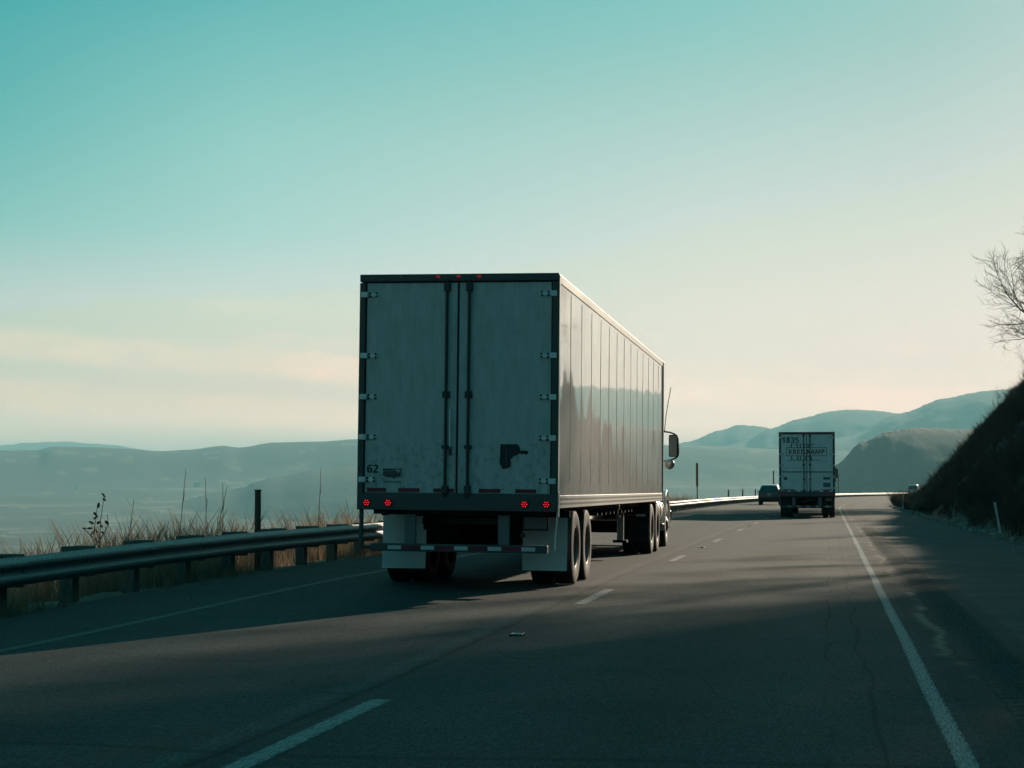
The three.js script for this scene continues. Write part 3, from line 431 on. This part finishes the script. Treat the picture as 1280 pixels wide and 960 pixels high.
function semi(label, pos, yaw, roll, kind) {
  const T = thing('semi_truck', label, 'truck', pos, yaw); T.rotation.order = 'YXZ'; T.rotation.z = roll;
  const far = kind === 2, L = 16.15, g = (n, p = T) => { const o = new THREE.Group(); o.name = n; p.add(o); return o; };
  // cargo box
  const body = g('cargo_box');
  mesh(body, 'inner_shell', box(2.55, 2.94, L - 0.16, 0, 2.53, -L / 2 - 0.02), M.inner);
  mesh(body, 'roof_sheet', box(2.56, 0.03, L - 0.1, 0, 4.02, -L / 2), M.rail);
  for (const s of [-1, 1]) {
    mesh(body, 'top_rail', rbox(0.03, 0.115, L - 0.12, 0.008, s * 1.283, 3.982, -L / 2 - 0.05), M.rail);
    mesh(body, 'bottom_rail', rbox(0.03, 0.165, L - 0.12, 0.006, s * 1.285, 1.133, -L / 2 - 0.05), M.rail);
    if (s > 0) { const d = []; for (let z = -0.2; z > -L + 0.2; z -= 0.115) for (const y of [1.105, 1.165]) d.push(box(0.006, 0.03, 0.055, s * 1.3, y, z)); const m = mesh(body, 'rail_slots', merge(d), M.inner); m.userData.kind = 'stuff'; }
    for (let k = 0; k < 14; k++) { const p = mesh(body, 'side_panel', panelGeos[(k * 5 + (s > 0 ? 0 : 2)) % 6], M.side, [s * 1.288, 1.216, -0.13 - k * 1.1435], [0, 0, 0]); if (s < 0) p.scale.x = -1; }
    for (let k = 1; k < 14; k++) mesh(body, 'seam_strip', box(0.005, 2.5, 0.02, s * 1.2895, 2.62, -0.1215 - k * 1.1435), M.seam);
  }
  mesh(body, 'front_wall', box(2.6, 3.0, 0.05, 0, 2.53, -L), M.rail);
  mesh(body, 'front_corner_post', rbox(0.05, 3.02, 0.16, 0.02, 1.29, 2.53, -L + 0.06), M.steel);
  // rear frame
  const fr = g('rear_frame');
  mesh(fr, 'header', rbox(2.6, 0.095, 0.13, 0.01, 0, 3.995, -0.06), M.frame); mesh(fr, 'sill', rbox(2.6, 0.215, 0.15, 0.012, 0, 1.115, -0.07), M.frame);
  for (const s of [-1, 1]) { mesh(fr, 'corner_post', rbox(0.078, 2.72, 0.13, 0.01, s * 1.261, 2.575, -0.06), M.frame); }
  mesh(fr, 'corner_trim', rbox(0.012, 2.98, 0.11, 0.004, 1.304, 2.53, -0.07), M.rail); mesh(fr, 'corner_bracket', rbox(0.02, 0.32, 0.09, 0.004, 1.307, 1.1, -0.06), M.rail);
  for (const x of [-0.27, 0, 0.27]) mesh(fr, 'marker_light', rbox(0.05, 0.022, 0.02, 0.006, x, 4.005, 0.006), M.dim);
  if (far) for (const x of [-1.2, 1.2]) mesh(fr, 'marker_light', rbox(0.05, 0.022, 0.02, 0.006, x, 4.005, 0.006), M.dim);
  else for (const x of [-1.13, -0.76]) mesh(fr, 'rivet', new THREE.SphereGeometry(0.008, 8, 6).translate(x, 4.0, 0.004), M.rail);
  // doors with hinges and lock rods
  const hy = [3.78, 2.99, 2.46, 1.94, 1.395];
  for (const s of [-1, 1]) {
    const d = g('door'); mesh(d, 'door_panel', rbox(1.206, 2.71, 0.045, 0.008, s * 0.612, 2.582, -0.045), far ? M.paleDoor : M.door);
    mesh(d, 'seal', box(0.014, 2.68, 0.02, s * 0.007, 2.575, -0.03), M.gasket); mesh(d, 'outer_seal', box(0.014, 2.7, 0.012, s * 1.212, 2.58, -0.022), M.gasket); mesh(d, 'top_seal', box(1.2, 0.012, 0.012, s * 0.61, 3.936, -0.022), M.gasket);
    for (const y of hy) {
      const h = mesh(d, 'hinge', merge([rbox(0.09, 0.07, 0.02, 0.006, s * 1.235, y, 0.008), rbox(0.11, 0.055, 0.012, 0.004, s * 1.12, y, -0.014)]), M.hinge);
      for (const [bx, by] of [[1.165, 0.02], [1.165, -0.02], [1.08, 0.02], [1.08, -0.02]]) mesh(h, 'bolt', cyl(0.014, 0.012, 8).rotateX(Math.PI / 2), M.bolt, [s * bx, y + by, -0.004]);
    }
    const rod = mesh(d, 'lock_rod', cyl(0.02, 2.78, 10), M.rod, [s * 0.145, 2.57, 0.012]);
    for (const y of [-1.3, 1.3]) mesh(rod, 'keeper', rbox(0.085, 0.11, 0.06, 0.012, 0, y, -0.01), M.rod); for (const y of [0.72, -0.1, -0.75]) mesh(rod, 'bracket', rbox(0.1, 0.045, 0.04, 0.01, 0, y === 0.72 ? -0.06 : y, -0.012), M.rod);
  }
  const hd = mesh(T, 'door_handle', tube([[-0.085, 2.3, 0.02], [-0.085, 2.05, 0.03], [-0.082, 1.82, 0.02]], 0.012, 8, 6), M.hinge); mesh(hd, 'latch', rbox(0.03, 0.12, 0.03, 0.008, -0.083, 1.77, 0.01), M.rod);
  // tape along the foot of the doors
  for (const [a, b] of [[-1.17, -0.92], [-0.76, -0.48], [-0.3, -0.2], [-0.11, -0.03], [0.29, 0.57], [0.76, 1.03]]) mesh(T, 'red_tape', box(b - a, 0.05, 0.004, (a + b) / 2, 1.265, -0.019), M.redTape);
  // lamps
  const leds = [[0, 0]]; for (let i = 0; i < 6; i++) leds.push([Math.cos(i * Math.PI / 3) * 0.031, Math.sin(i * Math.PI / 3) * 0.031]);
  for (const x of [-1.165, -0.885, 0.885, 1.165]) { const t = mesh(T, 'tail_light', cyl(0.052, 0.02, 20).rotateX(Math.PI / 2).translate(x, 1.1, 0.012), M.lampBase); for (const [a, b] of leds) mesh(t, 'diode', new THREE.SphereGeometry(0.0078, 8, 6).translate(x + a, 1.1 + b, 0.022), far ? M.dim : M.led); }
  // under-ride guard
  const ug = g('underride_guard');
  mesh(ug, 'bar', rbox(2.3, 0.1, 0.1, 0.012, 0.02, 0.53, -0.12), M.frame);
  for (const x of [-0.62, 0.6]) mesh(ug, 'strut', rbox(0.15, 0.5, 0.06, 0.012, x, 0.79, -0.14), std(0.16, 0.17, 0.17, 0.6));
  mesh(ug, 'end_strut', rbox(0.05, 0.46, 0.06, 0.01, -1.265, 0.79, -0.12), M.frame); mesh(ug, 'end_link', tube([[-1.265, 0.58, -0.12], [-1.24, 0.54, -0.12], [-1.1, 0.53, -0.12]], 0.024, 8, 8), M.frame);
  mesh(ug, 'air_line', tube([[1.287, 1.0, -0.1], [1.285, 0.85, -0.09], [1.265, 0.66, -0.09], [1.26, 0.52, -0.1]], 0.009, 10, 6), M.hinge);
  let tx = -0.9; for (let i = 0; i < 9; i++) { const w = i % 2 ? 0.26 : 0.175; mesh(ug, i % 2 ? 'red_tape' : 'white_tape', box(Math.min(w, 1.13 - tx), 0.05, 0.004, tx + Math.min(w, 1.13 - tx) / 2, 0.53, -0.0675), i % 2 ? M.redTape : M.whiteTape); tx += w; if (tx > 1.12) break; }
  // licence plate, small lamps
  const pl = mesh(T, 'licence_plate', rbox(0.3, 0.15, 0.006, 0.003, 1.0, 0.86, -0.16), std(0.14, 0.1, 0.1, 0.5)); mesh(pl, 'bracket', rbox(0.34, 0.19, 0.02, 0.006, 1.0, 0.86, -0.176), M.under);
  mesh(T, 'work_lamp', cyl(0.035, 0.05, 16).rotateX(Math.PI / 2), M.hub, [0.82, 0.7, -0.3]);
  // mud flaps
  for (const s of [-1, 1]) { const f = mesh(T, 'mud_flap', gridGeo(6, 8, (i, j) => { const u = i / 5, v = j / 7; return [s * 0.96 + (u - 0.5) * 0.6, 0.21 + v * 0.72, -1.30 + 0.05 * (1 - v) ** 2 + 0.008 * Math.sin(u * 5)]; }), far ? M.blackFlap : M.flap); mesh(f, 'hanger', rbox(0.66, 0.09, 0.05, 0.01, s * 0.96, 0.96, -1.32), M.under); }
  // running gear under the trailer
  const ch = g('running_gear'); mesh(ch, 'floor', box(2.2, 0.09, L - 0.2, 0, 1.0, -L / 2), M.under);
  for (const s of [-1, 1]) { mesh(ch, 'slider_rail', box(0.1, 0.22, 4.6, s * 0.5, 0.86, -2.9), M.under); mesh(ch, 'frame_beam', box(0.09, 0.16, 5, s * 0.48, 0.9, -12.2), M.under); }
  for (const z of [-2.0, -3.25]) { mesh(ch, 'axle', cyl(0.075, 2.1, 12).rotateZ(Math.PI / 2).translate(0, 0.5, z), M.under); for (const s of [-1, 1]) { mesh(ch, 'air_spring', cyl(0.14, 0.28, 16).translate(s * 0.5, 0.66, z + 0.35), M.under); wheel(T, s * 1.155, z, s); wheel(T, s * 0.84, z, s); } }
  mesh(ch, 'rear_crossbeam', rbox(1.2, 0.09, 0.08, 0.01, -0.05, 0.86, -1.0), M.frame); mesh(ch, 'dark_filler_box', rbox(1.0, 0.42, 0.3, 0.05, 0, 0.72, -3.6), M.under); mesh(ch, 'air_tank', cyl(0.13, 1.1, 16).rotateZ(Math.PI / 2).translate(0, 0.82, -4.4), M.under);  // dark box between crossbeam and air tank is added to darken the open gap
  for (let k = 0; k < 10; k++) mesh(ch, 'crossmember', box(2.3, 0.1, 0.06, 0, 0.93, -5.6 - k * 0.6), M.under);
  mesh(ch, 'side_lamp', cyl(0.045, 0.03, 14).rotateX(Math.PI / 2).translate(0.62, 0.72, -5.4), M.dim);
  for (const s of [-1, 1]) { const lg = mesh(T, 'landing_leg', merge([rbox(0.12, 0.75, 0.12, 0.012, s * 0.95, 0.72, -10.9), box(0.05, 0.05, 0.5, s * 0.95, 0.8, -10.6)]), s > 0 ? M.steel : M.under); mesh(lg, 'foot', rbox(0.26, 0.05, 0.26, 0.01, s * 0.95, 0.33, -10.9), M.under); }
  const sl = mesh(T, 'side_marker', rbox(0.03, 0.09, 0.06, 0.012, 1.27, 0.99, -7.6), M.amber); mesh(sl, 'backing', rbox(0.02, 0.1, 0.08, 0.006, 1.255, 0.99, -7.6), M.steel);
  // tractor
  const tr = g('tractor_chassis'); for (const s of [-1, 1]) mesh(tr, 'frame_rail', box(0.09, 0.26, 6.8, s * 0.42, 0.82, -16.3), M.under);
  mesh(tr, 'fifth_wheel', rbox(0.95, 0.08, 1.1, 0.03, 0, 0.99, -14.6), M.under);
  for (const z of [-13.95, -15.25]) { mesh(tr, 'axle', cyl(0.09, 2.1, 12).rotateZ(Math.PI / 2).translate(0, 0.5, z), M.under); for (const s of [-1, 1]) { wheel(T, s * 1.14, z, s); wheel(T, s * 0.83, z, s); } }
  mesh(tr, 'axle', cyl(0.07, 2.0, 12).rotateZ(Math.PI / 2).translate(0, 0.5, -18.6), M.under);
  for (const s of [-1, 1]) {
    wheel(T, s * 1.06, -18.6, s, false);
    const f = mesh(T, 'mud_flap', rbox(0.6, 0.75, 0.012, 0.004, s * 0.97, 0.62, -13.25), M.blackFlap); mesh(f, 'white_tape', box(0.2, 0.045, 0.003, s * 1.1, 0.78, -13.241), M.whiteTape); mesh(f, 'red_tape', box(0.25, 0.045, 0.003, s * 0.84, 0.78, -13.241), M.redTape);
    const ft = mesh(T, 'fuel_tank', cyl(0.33, 1.3, 24).rotateX(Math.PI / 2).translate(s * 0.9, 0.82, -16.85), std(0.2, 0.2, 0.19, 0.5, 0.5)); for (const z of [-16.45, -17.2]) mesh(ft, 'strap', new THREE.TorusGeometry(0.334, 0.012, 6, 28).scale(1, 1, 3).translate(s * 0.9, 0.82, z), M.chrome);
    mesh(T, 'step', rbox(0.34, 0.04, 0.5, 0.015, s * 1.03, 0.52, -17.75), M.steel);
    mesh(T, 'fender', (() => { const sh = new THREE.Shape(); sh.absarc(0, 0, 0.74, -0.12, Math.PI + 0.15, false); sh.absarc(0, 0, 0.58, Math.PI + 0.15, -0.12, true); return new THREE.ExtrudeGeometry(sh, { depth: 0.34, bevelEnabled: true, bevelSize: 0.03, bevelThickness: 0.03, bevelSegments: 3, curveSegments: 24 }).rotateY(Math.PI / 2).translate(s > 0 ? 0.84 : -1.18, 0.52, -18.6); })(), M.cab);
    const m = mesh(T, 'mirror', rbox(0.2, 0.5, 0.1, 0.03, s * 1.36, 2.28, -18.2), M.gasket); mesh(m, 'mirror_glass', rbox(0.17, 0.46, 0.006, 0.003, s * 1.36, 2.28, -18.146), std(0.16, 0.18, 0.18, 0.35));
    mesh(m, 'mirror_arm', merge([tube([[s * 0.95, 2.58, -18.25], [s * 1.1, 2.6, -18.22], [s * 1.32, 2.57, -18.2], [s * 1.44, 2.5, -18.2], [s * 1.47, 2.3, -18.2], [s * 1.46, 2.04, -18.2], [s * 1.36, 1.98, -18.2]], 0.018, 24, 8), tube([[s * 0.95, 1.92, -18.25], [s * 1.15, 1.93, -18.22], [s * 1.38, 1.98, -18.2]], 0.016, 10, 8)]), M.gasket);
    mesh(m, 'round_mirror', new THREE.SphereGeometry(0.115, 18, 12).scale(1, 1, 0.6).translate(s * 1.28, 1.86, -18.18), M.steel);
    mesh(T, 'horn_lamp', new THREE.SphereGeometry(0.06, 12, 8).translate(s * 1.0, 2.62, -18.1), M.gasket);
    mesh(T, 'antenna', tube([[s * 1.16, 2.6, -18.2], [s * 1.2, 3.0, -18.2], [s * 1.3, 3.6, -18.2]], 0.009, 6, 5), M.gasket);
    mesh(T, 'exhaust_stack', merge([cyl(0.08, 2.1, 14).translate(s * 0.92, 2.3, -16.75)]), M.chrome);
  }
  const cab = g('cab');
  mesh(cab, 'cab_body', rbox(2.05, 1.95, 1.85, 0.14, 0, 2.2, -17.75, 4), M.cab); mesh(cab, 'hood', rbox(1.7, 0.95, 1.7, 0.16, 0, 1.5, -19.35, 4), M.cab); mesh(cab, 'grille', rbox(1.2, 0.75, 0.06, 0.03, 0, 1.4, -20.22), M.chrome); mesh(cab, 'front_bumper', rbox(2.35, 0.32, 0.22, 0.07, 0, 0.66, -20.25), M.chrome);
  mesh(cab, 'windscreen', rbox(1.8, 0.75, 0.05, 0.02, 0, 2.6, -18.67), M.glass); mesh(cab, 'rear_window', rbox(1.1, 0.5, 0.03, 0.012, 0, 2.65, -16.82), M.glass);
  for (const s of [-1, 1]) { mesh(cab, 'side_window', rbox(0.03, 0.62, 0.85, 0.012, s * 1.02, 2.62, -18.0), M.glass); mesh(cab, 'headlight', rbox(0.28, 0.2, 0.08, 0.03, s * 0.95, 1.05, -20.1), M.chrome); }
  // markings
  if (kind === 1) {
    mesh(T, 'number_lettering', text('62', 0.105), M.ink, [-1.1, 1.535, -0.021]);
    // small map-shaped logo with a line of print under it
    const sh = new THREE.Shape(); [[-0.125, 0.05], [-0.06, 0.055], [0.02, 0.045], [0.06, 0.03], [0.075, 0.005], [0.1, 0.03], [0.125, 0.06], [0.13, 0.045], [0.105, 0.0], [0.1, -0.035], [0.06, -0.045], [0.02, -0.07], [-0.01, -0.05], [-0.05, -0.055], [-0.1, -0.04], [-0.125, -0.01]].forEach(([x, y], i) => (i ? sh.lineTo(x, y) : sh.moveTo(x, y)));
    mesh(T, 'map_logo', new THREE.ExtrudeGeometry(sh, { depth: 0.003, bevelEnabled: false }), M.fadedInk, [-0.84, 1.475, -0.0215]);
    mesh(T, 'logo_outline', merge([box(0.26, 0.012, 0.002, 0, 0.052, 0), box(0.26, 0.008, 0.002, 0, -0.03, 0), box(0.26, 0.006, 0.002, 0, 0, 0)]), M.ink, [-0.84, 1.48, -0.017]);
    mesh(T, 'print_line', text('SERVING 48 STATES', 0.02, 0.002).scale(0.95, 1.2, 1), M.fadedInk, [-0.84, 1.368, -0.021]);
    // dark block emblem
    const em = new THREE.Shape(); const px = [[278, 285], [500, 285], [525, 310], [532, 340], [540, 370], [640, 370], [640, 405], [612, 428], [598, 412], [560, 418], [530, 405], [500, 430], [445, 448], [430, 478], [405, 482], [400, 455], [412, 505], [420, 540], [405, 590], [370, 600], [345, 612], [300, 615], [296, 585], [270, 550]];
    px.forEach(([x, y], i) => { const X = (x - 278) / 10.67 / 95.4, Y = -(y - 285) / 10.67 / 98.3; i ? em.lineTo(X, Y) : em.moveTo(X, Y); });
    mesh(T, 'emblem', new THREE.ExtrudeGeometry(em, { depth: 0.004, bevelEnabled: false }), M.ink, [0.565, 1.86, -0.0215]);
    mesh(T, 'emblem_stroke', merge([box(0.012, 0.22, 0.002, 0.075, -0.12, 0.0055)]), M.fadedInk, [0.565, 1.86, -0.021]);
  } else {
    mesh(T, 'number_lettering', text('1835', 0.27).scale(1.0, 1, 1), M.ink, [-0.76, 3.66, -0.021]);
    const bx = [[-0.94, 0.93, 3.3], [-0.94, 0.93, 2.92]]; for (const [a, b, y] of bx) mesh(T, 'sign_border', box(b - a, 0.022, 0.004, (a + b) / 2, y, -0.02), M.ink); for (const x of [-0.94, 0.93]) mesh(T, 'sign_border', box(0.022, 0.38, 0.004, x, 3.11, -0.0195), M.ink);
    mesh(T, 'name_lettering', text('KREILKAMP', 0.225).scale(0.98, 1, 1), M.redInk, [0, 3.11, -0.021]);
    const strokes = []; for (const [y0, y1, xs, sl] of [[3.31, 3.47, [-0.72, -0.44, -0.3, -0.12, 0.06], 0.02], [2.9, 2.72, [-0.7, -0.42, -0.3, -0.05, 0.2], -0.03]]) { for (const x of xs) strokes.push(box(0.055, Math.abs(y1 - y0), 0.004, x, (y0 + y1) / 2, 0)); strokes.push(box(y1 > y0 ? 1.15 : 1.45, 0.02, 0.004, y1 > y0 ? -0.2 : -0.1, y1, 0)); strokes.push(new THREE.BoxGeometry(0.32, 0.035, 0.004).rotateZ(y1 > y0 ? 0.55 : -0.6).translate(0.16, (y0 + y1) / 2, 0)); }
    strokes.forEach((q) => mesh(T, 'logo_stroke', q, M.fadedInk, [0, 0, -0.0205]));
    mesh(T, 'mid_bar', rbox(2.36, 0.035, 0.03, 0.006, 0, 2.16, -0.012), M.gasket); mesh(T, 'crease_line', box(1.0, 0.012, 0.004, -0.5, 2.36, -0.02), M.fadedInk); mesh(T, 'crease_line', box(2.0, 0.01, 0.004, 0, 2.68, -0.0195), M.fadedInk);
    mesh(T, 'sticker', box(0.32, 0.12, 0.004, 0.92, 1.86, -0.02), M.blueInk); mesh(T, 'sticker', box(0.34, 0.2, 0.004, 0.92, 1.55, -0.02), M.blueInk); mesh(T, 'sticker', box(0.16, 0.14, 0.004, -1.0, 1.85, -0.02), M.fadedInk);
    mesh(T, 'reflective_strip', box(0.5, 0.04, 0.004, 0.9, 1.32, -0.018), M.redInk); mesh(T, 'reflective_strip', box(0.5, 0.04, 0.004, -0.85, 1.32, -0.018), M.redInk);
  }
  return T;
}
semi('white box semi trailer truck with dark emblem on its rear door, in left lane', [-4.70, 0.073, -22.5], 0.0085, -0.0105, 1);
semi('white semi trailer truck with red boxed name and number on its rear doors', [-1.05, bank(-1.05, 86), -86], -0.002, -0.002, 2);

// ------------------------------------------------------------------ cars
function car(name, label, pos, yaw, o) {
  const t = thing(name, label, o.category, pos, yaw), W = o.w / 2, Hh = o.h;
  const paintM = phys(...o.color, 0.35, { clearcoat: 1, clearcoatRoughness: 0.06 });
  // stations front to back: [z, floor, belt, roof, half width low, half width belt, half width roof]
  const ring = ([z, f, b, r, wl, wb, wr]) => { const p = []; const half = [[0, f], [wl * 0.85, f], [wl, f + 0.1], [wb * 1.01, lerp(f, b, 0.5)], [wb, b], [lerp(wb, wr, 0.5), lerp(b, r, 0.5)], [wr, lerp(b, r, 0.9)], [wr * 0.88, r], [0, r + (r - b) * 0.04]]; half.forEach(([x, y]) => p.push([x, y, z])); half.slice(1, -1).reverse().forEach(([x, y]) => p.push([-x, y, z])); return p; };
  const R = o.stations.map(ring), n = R[0].length, P = [], I = [];
  R.forEach((q) => q.forEach((p) => P.push(...p)));
  for (let k = 0; k < R.length - 1; k++) for (let i = 0; i < n; i++) { const a = k * n + i, b = k * n + (i + 1) % n; I.push(a, a + n, b, b, a + n, b + n); }
  for (const [k, f] of [[0, 1], [R.length - 1, -1]]) { const c = P.length / 3; const q = R[k].reduce((s, p) => [s[0] + p[0] / n, s[1] + p[1] / n, p[2]], [0, 0, 0]); P.push(...q); for (let i = 0; i < n; i++) { const a = k * n + i, b = k * n + (i + 1) % n; f > 0 ? I.push(c, a, b) : I.push(c, b, a); } }
  const bg = new THREE.BufferGeometry(); bg.setAttribute('position', new THREE.Float32BufferAttribute(P, 3)); bg.setIndex(I);
  mesh(t, 'body', toCreasedNormals(bg, 0.6), paintM);
  const quad = (pts) => { const c = pts.reduce((s, p) => s.map((v, i) => v + p[i] / pts.length), [0, 0, 0]); const g = new THREE.BufferGeometry(), V = []; const nrm = new THREE.Vector3().subVectors(new THREE.Vector3(...pts[1]), new THREE.Vector3(...pts[0])).cross(new THREE.Vector3().subVectors(new THREE.Vector3(...pts[2]), new THREE.Vector3(...pts[0]))).normalize(); const back = pts.map((p) => [p[0] - nrm.x * 0.03, p[1] - nrm.y * 0.03, p[2] - nrm.z * 0.03]); V.push(...pts[0], ...pts[1], ...pts[2], ...pts[0], ...pts[2], ...pts[3]); for (let i = 0; i < 4; i++) { const j = (i + 1) % 4; V.push(...pts[i], ...back[i], ...pts[j], ...pts[j], ...back[i], ...back[j]); } g.setAttribute('position', new THREE.Float32BufferAttribute(V, 3)); g.computeVertexNormals(); return g; };
  const rw = o.rearWindow; mesh(t, 'rear_window', quad([[-rw[0], rw[2], rw[4]], [rw[0], rw[2], rw[4]], [rw[1], rw[3], rw[5]], [-rw[1], rw[3], rw[5]]]), M.glass);
  for (const s of [-1, 1]) {
    for (const z of o.axles) { const w = new THREE.Group(); w.name = 'wheel'; w.position.set(s * (W - 0.13), 0.35, z); w.scale.set(0.8, 0.7, 0.7); if (s < 0) w.rotation.y = Math.PI; t.add(w); mesh(w, 'tyre', TG, M.rubber); mesh(w, 'rim', RGf, M.rim); }
    mesh(t, 'tail_light', rbox(0.16, 0.2, 0.06, 0.02, s * (W - 0.16), o.lampY, o.lampZ), M.lampBase);
    const m = mesh(t, 'door_mirror', rbox(0.2, 0.15, 0.12, 0.04, s * (W + 0.1), o.mirror[0], o.mirror[1]), paintM); mesh(m, 'mirror_stalk', rbox(0.12, 0.04, 0.06, 0.01, s * (W - 0.02), o.mirror[0] - 0.05, o.mirror[1]), paintM);
    const sw = o.sideWindow; mesh(t, 'side_window', quad(s > 0 ? sw : sw.map(([x, y, z]) => [-x, y, z]).reverse()), M.glass);
  }
  mesh(t, 'bumper', rbox(o.w - 0.1, 0.24, 0.14, 0.05, 0, o.bumpY, 0.02), M.gasket); mesh(t, 'licence_plate', rbox(0.32, 0.15, 0.015, 0.004, 0, o.plateY, o.plateZ), M.plate); mesh(t, 'underbody', box(o.w - 0.5, 0.12, o.len - 1, 0, 0.3, -o.len / 2), M.under);
}
car('dark_suv', 'dark sport utility car in left lane beside the lettered trailer', at(-5.25, 151), -0.02, { category: 'car', color: [0.03, 0.032, 0.034], w: 1.9, h: 1.72, len: 4.6,
  stations: [[-4.6, 0.42, 0.7, 0.75, 0.72, 0.7, 0.6], [-4.4, 0.3, 0.85, 0.92, 0.88, 0.86, 0.72], [-3.4, 0.26, 1.0, 1.06, 0.93, 0.92, 0.8], [-2.5, 0.26, 1.04, 1.62, 0.94, 0.93, 0.68], [-1.6, 0.26, 1.05, 1.70, 0.94, 0.93, 0.7], [-0.75, 0.28, 1.06, 1.68, 0.94, 0.93, 0.69], [-0.38, 0.34, 1.06, 1.60, 0.93, 0.92, 0.68], [-0.1, 0.4, 1.05, 1.12, 0.9, 0.9, 0.84], [0, 0.46, 0.95, 1.0, 0.84, 0.86, 0.8]],
  rearWindow: [0.72, 0.6, 1.14, 1.56, -0.075, -0.36], axles: [-0.95, -3.65], lampY: 1.0, lampZ: -0.02, mirror: [1.12, -2.9], bumpY: 0.5, plateY: 0.88, plateZ: 0.0, sideWindow: [[0.9, 1.1, -0.7], [0.9, 1.1, -2.6], [0.73, 1.55, -2.2], [0.73, 1.55, -0.8]] });
car('white_van', 'small white van far off on the bend beside the slope', at(-1.1, 347), heading(347), { category: 'van', color: [0.62, 0.61, 0.57], w: 2.0, h: 2.3, len: 5.2,
  stations: [[-5.2, 0.45, 0.8, 0.9, 0.8, 0.8, 0.7], [-4.9, 0.32, 1.0, 1.1, 0.95, 0.94, 0.8], [-4.1, 0.3, 1.2, 1.35, 1.0, 0.98, 0.85], [-3.3, 0.3, 1.25, 2.2, 1.0, 0.99, 0.8], [-1.5, 0.3, 1.25, 2.32, 1.0, 0.99, 0.84], [-0.25, 0.32, 1.25, 2.3, 1.0, 0.99, 0.84], [0, 0.4, 1.2, 2.15, 0.96, 0.96, 0.82]],
  rearWindow: [0.82, 0.76, 1.35, 2.0, 0.015, 0.012], axles: [-1.0, -4.1], lampY: 1.15, lampZ: -0.02, mirror: [1.4, -3.6], bumpY: 0.5, plateY: 0.85, plateZ: 0.01, sideWindow: [[0.985, 1.35, -0.5], [0.985, 1.35, -3.2], [0.86, 2.0, -3.0], [0.86, 2.0, -0.5]] });

renderer.render(scene, camera);
